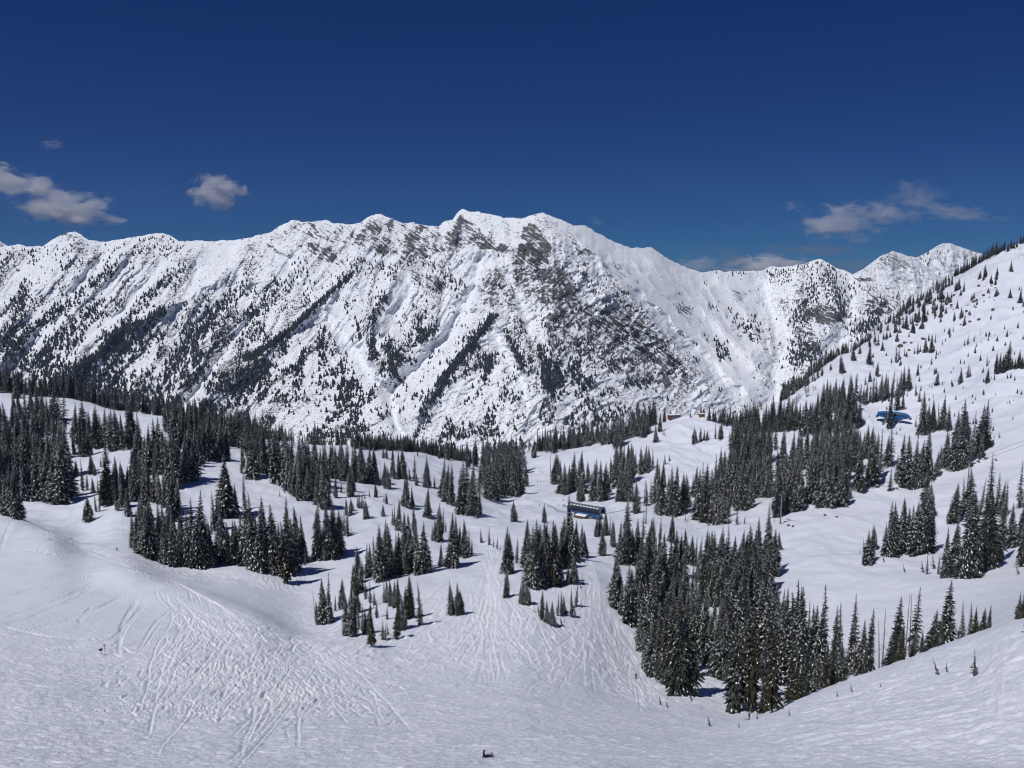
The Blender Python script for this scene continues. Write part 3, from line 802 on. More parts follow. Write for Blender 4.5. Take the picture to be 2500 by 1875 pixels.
M_DEAD = mat('grey_dead_wood', (0.17, 0.14, 0.12), 0.9, spec=0.1)

def frond(V, F, base, az, L, w, droop, rise, r, jag=0.25):
    """one drooping branch: a ridge line with two ragged hanging sides"""
    ca, sa = math.cos(az), math.sin(az)
    n = 4
    i0 = len(V)
    for k in range(n + 1):
        t = k / n
        rr = L * t
        z = rise * L * t - droop * L * t * t
        ww = w * (math.sin(math.pi * min(1, t * 0.80 + 0.13)) ** 0.8) * (1 + r.uniform(-jag, jag))
        hang = ww * r.uniform(0.35, 0.8)
        cx, cy, cz = base[0] + ca * rr, base[1] + sa * rr, base[2] + z
        V.append((cx, cy, cz))
        V.append((cx - sa * ww, cy + ca * ww, cz - hang))
        V.append((cx + sa * ww, cy - ca * ww, cz - hang))
    for k in range(n):
        a = i0 + 3 * k; b = a + 3
        F.append((a, b, b + 1)); F.append((a, b + 1, a + 1))
        F.append((a, a + 2, b + 2)); F.append((a, b + 2, b))

def make_spruce(seed, rad=0.15, layers=22, per=8, snow=0.55, power=0.8, bare=0.06, lump=0.18, gap=0.0, clump=0.0):
    """unit-height conifer: (crown V,F), (snow V,F), (trunk V,F)"""
    r = random.Random(seed)
    V, F, SV, SF = [], [], [], []
    ph = [r.uniform(0, 6.28) for _ in range(4)]
    for li in range(layers):
        h = bare + (1 - bare - 0.015) * (li / layers) ** 0.92
        base_r = rad * ((1 - h) ** power) * (1 - 0.25 * math.exp(-(h - bare) * 14))
        n = max(4, int(per * (0.55 + 0.75 * (1 - h))))
        for b in range(n):
            if r.random() < gap: continue
            az = b * 6.283 / n + li * 2.4 + r.uniform(-0.3, 0.3)
            lobes = 1 + lump * math.sin(az * 2 + ph[0] + h * 5) + lump * 0.8 * math.sin(az * 3 + ph[1] - h * 9)
            L = max(0.010, base_r * lobes * r.uniform(0.62, 1.28))
            w = L * r.uniform(0.10, 0.18) + 0.0022
            rise = r.uniform(0.0, 0.25) + 0.35 * h
            droop = r.uniform(0.45, 0.85) * (1 - 0.5 * h)
            z0 = h + r.uniform(-0.012, 0.012)
            frond(V, F, (0, 0, z0), az, L, w, droop, rise, r)
            if r.random() < snow * (1.05 - 0.35 * h):
                # lumps of snow lying on the branch
                for m in range(r.choice((1, 2, 2, 3))):
                    t = r.uniform(0.25, 0.98)
                    rr = L * t; z = z0 + rise * L * t - droop * L * t * t
                    ca, sa = math.cos(az), math.sin(az)
                    sl, sw, sh = L * r.uniform(0.05, 0.14) + 0.0015, w * r.uniform(0.2, 0.6), w * r.uniform(0.08, 0.2) + 0.0008
                    sl = min(sl, 0.0125); sw = min(sw, 0.010)
                    sd = (rise - 2 * droop * t)
                    off = r.uniform(-0.5, 0.5) * w
                    c = (ca * rr - sa * off, sa * rr + ca * off, z - abs(off) * 0.5)
                    i0 = len(SV)
                    for (u, v, q) in ((-1, 0, -.2), (-.4, .9, -.5), (.5, .8, -.5), (1, 0, -.2), (.5, -.8, -.5), (-.4, -.9, -.5), (0, 0, 1)):
                        SV.append((c[0] + ca * sl * u - sa * sw * v, c[1] + sa * sl * u + ca * sw * v, c[2] + sl * u * sd + sh * (q + 0.8) - abs(v) * sw * 0.25))
                    for q in range(6): SF.append((i0 + q, i0 + 6, i0 + (q + 1) % 6)[::-1])
    # top spike
    i0 = len(V); 
    for k in range(3): V.append((0.006 * math.cos(k * 2.1), 0.006 * math.sin(k * 2.1), 0.93))
    V.append((0, 0, 1.0)); F += [(i0, i0 + 1, i0 + 3), (i0 + 1, i0 + 2, i0 + 3), (i0 + 2, i0, i0 + 3)]
    TV, TF = [], []
    for k in range(7):
        t = k / 6; rr = 0.013 * (1 - t) + 0.002
        for j in range(6): TV.append((rr * math.cos(j * 1.047), rr * math.sin(j * 1.047), -0.06 + t * 1.02))
    for k in range(6):
        for j in range(6): TF.append((k * 6 + j, k * 6 + (j + 1) % 6, k * 6 + 6 + (j + 1) % 6, k * 6 + 6 + j))
    return (V, F), (SV, SF), (TV, TF)

def make_snag(seed, twigs=30):
    r = random.Random(seed)
    V, F = [], []
    def tube(a, b, r0, r1, n=5):
        a, b = Vector(a), Vector(b); d = (b - a).normalized(); u = d.orthogonal().normalized(); v = d.cross(u)
        i0 = len(V)
        for c, rr in ((a, r0), (b, r1)):
            for k in range(n):
                an = k * 6.283 / n; V.append(tuple(c + u * rr * math.cos(an) + v * rr * math.sin(an)))
        for k in range(n): F.append((i0 + k, i0 + (k + 1) % n, i0 + n + (k + 1) % n, i0 + n + k))
    tube((0, 0, -0.05), (0.01, 0, 0.5), 0.014, 0.009); tube((0.01, 0, 0.5), (0, 0.01, 1.0), 0.009, 0.003)
    W2, G = [], []
    trunk = (list(V), list(F)); V.clear(); F.clear()
    for i in range(twigs):
        h = r.uniform(0.25, 0.95); az = r.uniform(0, 6.28); L = 0.09 * (1.1 - h) * r.uniform(0.5, 1.3)
        tube((0, 0, h), (L * math.cos(az), L * math.sin(az), h - L * r.uniform(-0.1, 0.6)), 0.003, 0.0012, 3)
    return trunk, (list(V), list(F))

KINDS = {}
def add_kind(key, seeds, needle, **kw):
    KINDS[key] = []
    for sd in seeds:
        cr_, sn, tr = make_spruce(sd, **kw)
        mc = tri_mesh('crown', *cr_, mats=[needle]); ms = tri_mesh('snow', *sn, mats=[M_TSNOW]) if sn[0] else None
        mt = tri_mesh('trunk', *tr, mats=[M_BARK])
        n0 = len(cr_[0]); n1 = n0 + len(sn[0])
        jv = cr_[0] + sn[0] + tr[0]
        jf = cr_[1] + [tuple(i + n0 for i in f) for f in sn[1]] + [tuple(i + n1 for i in f) for f in tr[1]]
        mi = [0] * len(cr_[1]) + [1] * len(sn[1]) + [2] * len(tr[1])
        mj = tri_mesh('conifer', jv, jf, mats=[needle, M_TSNOW, M_BARK], midx=mi)
        KINDS[key].append((mc, ms, mt, mj))
add_kind('S', (1, 2, 3), M_NEEDLE, rad=0.148, layers=50, per=15, snow=0.75, lump=0.16)
add_kind('W', (4, 5), M_NEEDLE, rad=0.180, layers=46, per=16, snow=0.8, power=0.9, lump=0.2)
add_kind('N', (6, 7), M_NEEDLE, rad=0.100, layers=38, per=10, snow=0.75, power=0.75, lump=0.2, gap=0.08)
add_kind('B', (8, 9), M_NEEDLE_B, rad=0.130, layers=50, per=15, snow=0.22, lump=0.22, bare=0.12, gap=0.06)
add_kind('O', (10,), M_NEEDLE, rad=0.136, layers=50, per=15, snow=0.34, lump=0.2, bare=0.08)
add_kind('R', (14, 15), M_NEEDLE, rad=0.115, layers=40, per=10, snow=0.6, power=0.55, lump=0.34, gap=0.30, bare=0.14)
add_kind('P', (11, 12), M_NEEDLE, rad=0.17, layers=12, per=6, snow=0.5, lump=0.3, bare=0.12, gap=0.18)
SNAG = []
for sd in (21, 22):
    tr, tw = make_snag(sd, 34 if sd == 21 else 12)
    mt = tri_mesh('trunk', *tr, mats=[M_DEAD]); mw = tri_mesh('twigs', *tw, mats=[M_DEAD])
    n0 = len(tr[0])
    mj = tri_mesh('dead_tree', tr[0] + tw[0], tr[1] + [tuple(i + n0 for i in f) for f in tw[1]], mats=[M_DEAD])
    SNAG.append((mw, None, mt, mj))
KINDS['D'] = SNAG

# ---- where they stand: photograph pixels of the foot and the height, clump by clump
TREES = []     # (foot x, foot y, height px, kind, clump, dmin, top y, distance)
rt = random.Random(5)
CL = {}
def clump(key, phrase): CL[key] = phrase
def T(c, s, kind='S'):
    for tok in s.split():
        k = kind
        if tok[-1].isalpha(): k = tok[-1]; tok = tok[:-1]
        x, y, h = [float(v) for v in tok.split(',')]
        TREES.append((x, y, h, k, c, 70, None, None))
def RW(c, x0, y0, x1, y1, n, h0, h1, kind=None, dmin=70):
    for i in range(n):
        t = (i + 0.5 + rt.uniform(-0.35, 0.35)) / n
        k = kind or rt.choice('SSSSNWORN')
        TREES.append((x0 + (x1 - x0) * t, y0 + (y1 - y0) * t + rt.uniform(-3, 3), rt.uniform(h0, h1), k, c, dmin, None, None))
def TT(c, x, top, D, k='S'): TREES.append((x, None, None, k, c, 70, top, D))

clump('crestL', 'on far left crest')
RW('crestL', 0, 955, 60, 952, 8, 58, 78, 'O'); RW('crestL', 60, 965, 140, 968, 12, 45, 70, 'O'); RW('crestL', 125, 966, 200, 970, 14, 48, 66, 'O')
RW('crestL', 200, 970, 290, 978, 16, 40, 58, 'O'); RW('crestL', 290, 980, 345, 1000, 9, 45, 60); RW('crestL', 345, 998, 400, 1010, 8, 40, 60)
T('crestL', '35,999,40 46,999,48 43,973,66')
clump('crestM', 'on crest left of valley')
RW('crestM', 400, 1020, 460, 1045, 12, 45, 62, 'O'); RW('crestM', 460, 1030, 560, 1060, 20, 50, 65, 'O'); RW('crestM', 560, 1050, 640, 1075, 18, 45, 62, 'O'); RW('crestM', 640, 1066, 720, 1078, 12, 34, 46)
RW('crestM', 735, 1076, 860, 1084, 12, 18, 26); T('crestM', '768,1082,54 825,1080,50 760,1078,30 835,1080,25')
RW('crestM', 860, 1094, 1000, 1100, 40, 34, 46, 'O'); RW('crestM', 1000, 1100, 1080, 1106, 20, 30, 44, 'O'); RW('crestM', 1080, 1106, 1160, 1116, 20, 32, 46, 'O')
T('crestM', '944,1119,28 936,1119,25 960,1117,22 925,1117,22D 1020,1114,16 1072,1119,18 1090,1122,40W')
clump('left', 'in forest at left edge')
T('left', '5,1252,95 15,1257,100 28,1260,120 40,1265,105 51,1268,92 66,1222,115W 76,1222,90 91,1222,130 106,1222,150 121,1222,130 137,1227,120 147,1229,150 162,1224,150 175,1214,110')
RW('left', 0, 1200, 60, 1196, 7, 95, 120); RW('left', 5, 1160, 170, 1165, 15, 100, 140); RW('left', 0, 1112, 165, 1116, 15, 92, 125); RW('left', 0, 1060, 160, 1062, 13, 78, 105); RW('left', 50, 1022, 150, 1028, 8, 60, 90)
clump('left2', 'above left snow bowl')
T('left2', '182,1077,95 200,1080,95W 220,1077,70 238,1090,95 253,1088,80N 265,1088,70N 278,1100,98 289,1098,95 301,1100,85N 318,1092,130 327,1090,120 190,1085,60 210,1090,60')
T('left2', '182,1108,50 203,1115,90O 218,1113,60 187,1161,40 203,1199,80N 213,1196,45N 223,1158,60 232,1161,30 228,1204,40 239,1204,38N 246,1138,22N 240,1158,18N')
T('left2', '261,1234,145B 253,1232,60 268,1232,60 235,1249,45N 243,1249,42N 218,1272,68W 206,1272,45 284,1184,70 299,1184,58 286,1247,60N 301,1239,95 314,1209,60 314,1260,70 332,1199,115')
clump('mid1', 'in strip behind left clump')
T('mid1', '327,1198,110W 343,1190,80 346,1141,130 362,1141,110 379,1141,110O 390,1141,115 400,1136,80 414,1184,120 427,1244,110 433,1266,95 419,1271,110 425,1190,130')
T('mid1', '452,1176,110 460,1168,120 474,1174,85 490,1138,80 441,1163,110 463,1136,110 476,1130,100 513,1125,45 527,1125,55D 590,1155,60N 617,1168,110 628,1152,100O 642,1155,90 653,1152,80 674,1179,110 680,1174,90 702,1190,120')
RW('mid1', 410, 1090, 520, 1100, 10, 80, 110); RW('mid1', 520, 1080, 600, 1095, 9, 68, 92); RW('mid1', 600, 1112, 700, 1112, 9, 68, 88); RW('mid1', 690, 1132, 745, 1142, 5, 68, 88)
RW('mid1', 328, 1150, 480, 1168, 9, 85, 118); RW('mid1', 345, 1205, 440, 1258, 9, 80, 110); RW('mid1', 460, 1130, 560, 1120, 9, 80, 100); RW('mid1', 590, 1140, 700, 1150, 9, 80, 100)
RW('crestM', 400, 1055, 640, 1092, 20, 58, 82); RW('left2', 180, 1090, 320, 1092, 10, 70, 95); RW('left2', 262, 1215, 340, 1225, 7, 70, 95)
clump('bowl', 'on lower edge of left forest')
T('bowl', '335,1350,100 346,1353,90 327,1339,90 362,1361,130 371,1364,120 355,1270,110 384,1361,90 398,1377,70 409,1377,120 425,1383,112 436,1383,100 446,1380,90 460,1383,140 474,1383,180 487,1385,180 498,1383,120 514,1385,55')
T('bowl', '340,1310,100 352,1320,110 366,1310,90 388,1300,80N 402,1330,90 420,1330,100 445,1340,90 505,1340,90N 536,1361,72 544,1372,60D 560,1380,110D 574,1372,105 585,1374,110 596,1377,120 609,1380,150W 623,1393,190W 634,1396,180 647,1396,120 653,1391,175 664,1401,90 674,1401,185 683,1399,120 702,1423,150B 704,1401,175 718,1393,120 731,1369,130 742,1372,110 745,1380,40N 723,1374,100')
T('bowl', '552,1263,150W 560,1263,110 577,1263,80 544,1260,100 597,1244,90N 525,1296,95N 531,1293,80N 516,1304,50N 544,1315,90 600,1330,90 640,1350,120 683,1212,18N 695,1203,14N')
RW('bowl', 500, 1374, 645, 1380, 11, 85, 118); RW('bowl', 340, 1335, 500, 1372, 12, 90, 125)
clump('pair', 'in compact clump beside left forest')
T('pair', '773,1366,135 781,1363,110 790,1366,80 800,1363,100 808,1363,145 814,1361,140 822,1358,110 830,1350,100 773,1369,20N 841,1307,55N 849,1309,65N 857,1307,22P 837,1298,40N')
clump('mid2', 'in mid-slope band')
T('mid2', '708,1190,110 722,1212,90 713,1206,70 735,1217,85 749,1222,80 727,1222,40 762,1222,80 741,1136,75N 754,1190,120 768,1174,110 792,1174,90 784,1190,90 814,1163,85 808,1163,80 838,1174,90 830,1163,80 846,1163,60 776,1233,75 795,1241,95 803,1239,75 787,1233,85 819,1214,55 833,1203,30N 857,1212,75 863,1200,60 849,1206,45N')
T('mid2', '1044,1190,80 1040,1190,60 1012,1174,65N 1001,1173,38N 1017,1185,30 1030,1174,38D 1061,1190,28N 980,1168,70 987,1168,75 974,1165,65 960,1168,72 956,1163,50 944,1193,70 939,1184,50 950,1195,60 928,1176,55D 912,1179,90 901,1179,90W 890,1174,95 879,1174,90 868,1176,95 863,1174,90 920,1175,70 884,1180,80')
RW('mid2', 700, 1196, 810, 1206, 9, 75, 98); RW('mid2', 745, 1165, 905, 1170, 8, 72, 95)
clump('slope', 'on open mid slope')
T('slope', '846,1258,48 855,1255,42 860,1247,25 878,1241,40N 874,1239,35N 884,1241,38N 891,1217,14 902,1214,22N 918,1214,38 937,1225,22N 944,1230,28 936,1260,30 931,1260,14P 941,1258,12P 893,1268,52 896,1266,40 890,1265,40N 993,1239,75W 988,1233,70 1007,1239,55 1042,1263,75 1055,1252,30P 1046,1260,45')
T('slope', '963,1285,55N 971,1295,75 979,1298,80N 985,1287,40N 959,1282,40N 1012,1300,65 1080,1217,90 1101,1233,105 1129,1258,130 1142,1255,130 1156,1260,100 1172,1255,65N 1123,1238,90 1090,1225,85 1148,1258,110')
T('slope', '1055,1320,45N 1063,1320,60N 1074,1323,80 1069,1320,90 1082,1301,60N 1088,1298,30N 1076,1382,62 1175,1325,38N 1194,1331,50N 1205,1336,20N 1213,1340,32N 1221,1343,14N')
clump('centre', 'in clump above ski-track fan')
T('centre', '941,1407,145 930,1418,140 917,1418,90N 903,1407,85 895,1412,85N 887,1407,45N 874,1448,112 865,1445,70 879,1423,80 914,1400,95N 955,1407,120 966,1401,110N 977,1401,110 988,1401,90 998,1380,90 995,1399,60 1012,1390,120 1031,1399,118W 1020,1396,90 1042,1390,80 1000,1350,90 985,1360,100')
T('centre', '1103,1385,140 1115,1361,95 1120,1358,80 1107,1380,80 1137,1361,100 1145,1355,70N 1152,1358,45N 1131,1358,60')
clump('low', 'on small mound above moguls')
T('low', '771,1523,80D 776,1523,55 782,1523,75 791,1523,115 802,1523,120N 810,1520,80 796,1520,70 819,1492,45N 836,1486,72 842,1486,50 830,1483,40N 853,1486,30N 850,1551,85 859,1554,90N 867,1551,80B 876,1537,75N 884,1540,75N 893,1548,60 907,1580,105B 898,1548,80 870,1497,90B 861,1512,80')
T('low', '893,1463,50N 904,1472,55N 914,1478,42N 920,1509,42N 945,1512,38N 935,1563,50N 941,1563,42N 949,1551,32P 969,1560,70B 975,1534,75B 983,1537,85 989,1534,60N 1000,1509,105B 1009,1506,95N 992,1512,80B 1027,1526,110N 955,1478,60 963,1483,65 972,1483,80B 946,1472,60 938,1472,60N')
clump('trio', 'in lone group beside track fan')
T('trio', '1097,1502,90N 1105,1500,72 1119,1502,90O 1125,1500,60')
clump('gap', 'in grove at valley mouth')
RW('gap', 1140, 1140, 1262, 1122, 12, 55, 68, 'O'); RW('gap', 1170, 1182, 1280, 1152, 12, 75, 90); RW('gap', 1192, 1222, 1272, 1206, 10, 90, 118)
T('gap', '1285,1188,60 1255,1273,50W 1329,1276,42 1304,1117,50')
RW('gap', 1150, 1205, 1265, 1180, 9, 85, 105)
clump('stand', 'in front of lower station')
T('stand', '1236,1459,72 1235,1400,122 1246,1398,100 1261,1375,68N 1267,1368,30P 1278,1475,70 1272,1473,50 1288,1475,62W 1294,1473,30 1283,1386,118 1290,1432,130 1304,1436,150 1310,1434,120 1322,1432,140 1326,1432,80 1317,1386,105 1336,1409,140 1343,1427,135 1349,1430,150B 1361,1427,110 1370,1430,75N 1356,1386,110 1368,1363,95 1377,1368,100 1386,1363,100 1393,1370,155W 1404,1361,90 1420,1360,88 1427,1359,60 1400,1425,68 1388,1427,48 1384,1428,38N 1407,1418,50 1425,1427,22P 1418,1435,15P')
RW('stand', 1290, 1400, 1400, 1385, 9, 95, 125)
clump('ten', 'in low group between tracks')
T('ten', '1323,1512,72O 1304,1494,14P 1308,1496,12P 1317,1505,40P 1336,1521,52 1343,1523,45N 1349,1528,58 1361,1503,58N 1370,1501,62N 1377,1498,45 1384,1496,30P 1371,1526,22P 1377,1519,15P 1395,1482,55N 1406,1478,55N 1396,1505,42 1404,1505,30P 1420,1482,14P 1307,1512,8P')
clump('lift', 'behind lower lift station')
T('lift', '1344,1163,58D 1353,1181,70 1362,1176,65 1370,1205,85W 1379,1207,75 1388,1202,65 1396,1198,105 1412,1190,90 1421,1205,115 1418,1225,60 1412,1223,45 1436,1180,60 1447,1223,75 1454,1222,95 1465,1223,100 1476,1220,90 1484,1209,70 1451,1191,60 1495,1180,65 1506,1190,115 1511,1225,80 1520,1190,110 1528,1224,100 1537,1224,100 1532,1176,100 1541,1176,80 1550,1157,50 1554,1253,75 1563,1253,55D 1578,1235,65N 1572,1235,60D 1589,1227,60N 1566,1157,65 1574,1154,65 1585,1143,55 1594,1141,45N 1623,1134,28N 1634,1126,20N')
T('lift', '1609,1257,165 1614,1253,110 1605,1227,110 1620,1190,60 1625,1242,25N 1642,1260,155 1649,1257,150 1662,1249,90 1671,1246,90 1679,1238,80 1636,1257,90 1679,1275,20N 1673,1273,18N 1690,1209,50N 1697,1213,75')
RW('lift', 1495, 1150, 1545, 1145, 6, 60, 90)
clump('ridgeR', 'along hut knoll')
RW('ridgeR', 1310, 1103, 1400, 1094, 15, 44, 60, 'O'); RW('ridgeR', 1330, 1108, 1360, 1102, 4, 48, 60); RW('ridgeR', 1395, 1090, 1480, 1078, 15, 44, 68); RW('ridgeR', 1470, 1088, 1560, 1062, 15, 48, 68); RW('ridgeR', 1540, 1062, 1600, 1032, 10, 48, 66, 'O')
T('ridgeR', '1506,1094,90 1516,1092,80 1570,1068,55 1580,1060,60 1601,1080,45 1611,1054,45 1693,1084,42 1699,1080,30 1710,1078,35 1719,1075,25 1726,1075,25 1747,1072,38N 1754,1072,38N 1760,1072,42 1780,1070,22N 1712,1008,30O 1718,1008,26O 1686,1020,22N 1622,1018,35 1637,1012,26O')
RW('ridgeR', 1730, 1028, 1800, 1042, 10, 28, 45, 'O'); RW('ridgeR', 1790, 1048, 1850, 1062, 10, 40, 60, 'O'); T('ridgeR', '1781,1038,45O 1847,1052,70O')
clump('frontL', 'on left flank of foreground forest')
T('frontL', '1464,1308,62 1475,1308,62 1455,1310,45 1471,1356,66W 1489,1308,50N 1498,1336,65 1496,1333,62 1480,1307,50 1512,1376,100 1522,1379,110 1529,1376,150 1545,1379,90 1555,1369,100 1568,1382,150N 1584,1363,95W 1591,1350,85 1600,1311,38D 1612,1317,55N 1623,1317,35D 1638,1324,72 1596,1311,45D 1643,1320,50')
T('frontL', '1501,1466,112 1510,1484,95 1519,1503,75 1500,1483,125 1512,1480,90 1535,1522,150 1545,1519,140 1555,1525,100 1561,1590,80 1566,1575,110 1578,1640,110 1590,1649,130 1604,1656,150O')
RW('frontL', 1560, 1422, 1665, 1412, 9, 95, 120, 'O'); RW('frontL', 1550, 1470, 1680, 1466, 10, 110, 150); RW('frontL', 1560, 1530, 1690, 1522, 10, 120, 160); RW('frontL', 1582, 1590, 1692, 1590, 9, 130, 178); RW('frontL', 1605, 1650, 1690, 1642, 7, 150, 195, 'O')
T('frontL', '1640,1695,230B 1655,1698,245O 1675,1695,240O 1620,1670,190O 1690,1652,120')
clump('front', 'in heart of foreground forest')
T('front', '1675,1376,88W 1688,1370,60 1698,1376,70N'); RW('front', 1700, 1420, 1765, 1416, 7, 82, 112); RW('front', 1695, 1475, 1765, 1482, 6, 100, 130); RW('front', 1690, 1562, 1760, 1606, 8, 130, 168)
T('front', '1690,1612,150 1715,1617,160 1728,1621,130')
RW('front', 1712, 1412, 1850, 1402, 13, 90, 130); RW('front', 1782, 1480, 1880, 1442, 10, 110, 150, 'O'); RW('front', 1762, 1532, 1870, 1502, 10, 120, 160); RW('front', 1752, 1602, 1870, 1592, 10, 138, 188)
T('front', '1890,1400,70 1875,1405,170 1850,1402,150O 1892,1342,35 1903,1342,42 1870,1440,120W 1865,1460,130W 1890,1405,110 1762,1656,150 1745,1652,160 1775,1657,150')
clump('frontR', 'at front of foreground forest')
T('frontR', '1793,1737,240O 1828,1737,272B 1815,1692,240O 1885,1740,200B 1878,1702,250O 1850,1642,220 1868,1652,230W 1890,1562,130 1905,1602,160 1925,1622,160W 1880,1735,120B')
RW('frontR', 1890, 1622, 1990, 1622, 7, 150, 195)
clump('brow', 'behind near slope brow')
for x, top, D, k in [(1960,1410,212,'S'),(1945,1426,220,'N'),(1888,1426,235,'N'),(1909,1451,225,'S'),(1991,1461,220,'S'),(2019,1428,215,'N'),(2003,1477,205,'W'),(2044,1464,225,'S'),(2055,1461,220,'N'),(2078,1454,215,'N'),(2093,1456,222,'N'),
                     (2124,1472,190,'O'),(2110,1500,195,'S'),(2190,1449,192,'O'),(2180,1510,185,'O'),(2203,1523,168,'B'),(2236,1436,215,'N'),(2231,1533,200,'W'),(2275,1487,195,'O'),(2311,1408,192,'W'),(2300,1490,185,'O'),(2352,1469,188,'N'),(2372,1467,185,'N'),(2382,1472,180,'B'),(2400,1477,178,'B'),(2413,1477,176,'O'),(2426,1546,172,'P'),
                     (2485,1451,160,'O'),(2497,1430,158,'B'),(2520,1440,158,'O'),(1952,1600,176,'B'),(1935,1560,178,'B'),(1970,1560,190,'O'),(2019,1560,180,'B'),(2035,1540,184,'O'),(2000,1580,186,'S'),(2060,1560,196,'S'),(2280,1560,172,'B'),(2255,1540,186,'O'),(2340,1530,178,'B'),(2216,1456,215,'D'),(2224,1453,215,'D'),(2152,1510,200,'D'),(2159,1490,205,'D'),(1868,1640,172,'B'),(1900,1660,180,'P'),(2205,1530,160,'B')]:
    TT('brow', x, top, D, k)
clump('sap', 'on near open snow')
T('sap', '2290,1646,45P 2311,1640,28P 2377,1651,66P 2149,1676,14P 1927,1748,20P 1909,1732,10P 2080,1690,26P 1613,1721,24P 1630,1728,22P 1631,1708,45D 1688,1711,26P 1713,1731,6P 1733,1773,26P 1805,1777,16P 2045,1700,16P 1848,1757,24P 1548,1635,10P')
clump('rightA', 'in forest below upper station')
RW('rightA', 1800, 1062, 1900, 1052, 14, 48, 78, 'O'); RW('rightA', 1880, 1052, 1990, 1047, 16, 58, 88, 'O'); RW('rightA', 1960, 1062, 2100, 1044, 16, 58, 92); RW('rightA', 1990, 1012, 2080, 1002, 12, 50, 78)
T('rightA', '2008,1033,100O 2023,1033,85O 2052,985,55 1798,1112,72O 1800,1245,100 1815,1245,110 1832,1240,90 1875,1215,90 1705,1270,120 1718,1275,130O 1735,1275,150 1750,1280,110W 1765,1280,90W 1775,1265,80 1760,1170,75N 1768,1170,75N 1777,1172,60N 1799,1281,38N 1817,1279,22N')
RW('rightA', 1785, 1140, 1880, 1132, 12, 80, 115, 'O'); RW('rightA', 1790, 1182, 1880, 1172, 12, 88, 118); RW('rightA', 1790, 1222, 1862, 1212, 9, 90, 128); RW('rightA', 1740, 1212, 1786, 1202, 6, 98, 118)
T('rightA', '1898,1262,158O 1910,1250,120 1918,1253,50W 1925,1232,185 1945,1248,110 1935,1236,110 1950,1230,100N 1956,1206,65D 1948,1117,66 1954,1115,60 1976,1227,110 1984,1227,110 2006,1238,130W 2019,1238,130 2029,1238,100 2051,1236,120 2062,1231,80 2075,1218,35 1996,1225,110')
RW('rightA', 1975, 1168, 2062, 1172, 8, 88, 118); RW('rightA', 1990, 1202, 2062, 1198, 7, 98, 128); RW('rightA', 2040, 1142, 2092, 1152, 6, 88, 128); RW('rightA', 2080, 1112, 2142, 1122, 8, 58, 88); RW('rightA', 1975, 1100, 2080, 1096, 9, 60, 90)
RW('rightA', 1705, 1240, 1780, 1235, 7, 90, 115); RW('rightA', 1900, 1150, 2060, 1135, 12, 80, 115); RW('rightA', 1890, 1225, 1950, 1215, 6, 100, 130); RW('rightA', 1780, 1100, 1900, 1096, 11, 65, 90)
clump('rightB', 'near upper lift station')
T('rightB', '2172,1047,84O 2198,1180,125 2216,1189,130 2232,1194,135 2244,1189,110 2258,1176,150 2269,1175,80 2172,1199,60N 2147,1166,120N 2131,1185,130 2119,1185,100 2096,1199,130 2165,1139,75 2175,1139,100N 2253,1059,105 2235,1043,30N 2274,1051,75O 2281,1053,70O 2300,1048,80 2316,1051,55 2267,1050,60 2292,1046,60N 2190,1000,60 2204,1000,45 2243,981,35N 2236,966,30N 2140,1150,90N 2188,1178,80N')
T('rightB', '2286,1164,60 2295,1143,60 2309,1139,80 2313,1116,60 2327,1148,110W 2334,1111,110 2346,1143,160W 2360,1129,150O 2373,1125,130N 2387,1106,125O 2401,1097,120 2350,1092,125O 2440,1069,20P 2427,1069,9P 2366,1140,60 2395,1120,60')
clump('rightC', 'in clump on right run')
T('rightC', '2168,1358,110 2175,1356,140W 2189,1351,125W 2202,1342,120 2161,1356,80 2216,1333,100 2235,1351,130W 2253,1351,190 2267,1347,130 2244,1323,140 2260,1259,110 2272,1259,80 2226,1342,110 2117,1379,80 2129,1370,90N 2133,1342,60 2110,1377,65N 2101,1351,12P 2159,1372,20P 2209,1397,24P 2263,1402,48N 2253,1397,30P 2279,1388,40P 2290,1402,55N 2283,1282,18P 2290,1303,12P')
clump('rightD', 'in clump at right edge')
T('rightD', '2327,1277,100 2316,1273,50 2350,1259,85N 2369,1259,110 2392,1259,90N 2415,1259,150N 2436,1250,90N 2443,1259,90 2454,1259,85N 2309,1411,130 2322,1407,110 2336,1407,150W 2350,1411,190W 2369,1407,200W 2383,1407,200O 2401,1393,180O 2420,1388,190O 2433,1370,160 2443,1337,100 2470,1337,115W 2489,1333,110O 2489,1240,120N 2494,1383,110 2487,1402,25P')
clump('slopeR', 'on right mountainside')
RW('slopeR', 2330, 668, 2365, 658, 8, 14, 26, 'O'); RW('slopeR', 2360, 652, 2400, 637, 8, 18, 32, 'O'); RW('slopeR', 2395, 636, 2450, 614, 10, 22, 36, 'O'); RW('slopeR', 2450, 616, 2500, 594, 8, 16, 26, 'O'); RW('slopeR', 2292, 688, 2318, 676, 6, 12, 20, 'O'); RW('slopeR', 2205, 736, 2235, 720, 7, 12, 20, 'O')
RW('slopeR', 1910, 962, 1950, 930, 9, 28, 46, 'B'); RW('slopeR', 1950, 916, 2030, 856, 16, 22, 36, 'O'); RW('slopeR', 2030, 850, 2075, 836, 8, 18, 32, 'O'); RW('slopeR', 2085, 815, 2130, 786, 9, 14, 24, 'O')
T('slopeR', '2289,688,26W 2266,700,12W 2255,711,15W 2198,753,24O 2212,767,30O 2228,762,28O 2195,793,28W 2212,802,35 2229,813,45O 2255,785,42O 2267,743,42O 2297,734,45O 2246,748,18W 2340,706,28W 2391,680,22W 2405,677,30O 2468,663,26W 2466,728,26W 2490,740,40O 2415,720,30D 2297,761,14W 2250,802,24W 2150,813,20W 2167,806,18W 2136,836,22W 2154,856,26W 2189,833,24W 2121,890,55O 2083,879,38W 2099,864,24W 2056,910,42W 2028,904,18W 2131,873,12W 2092,850,18 2019,881,18W')
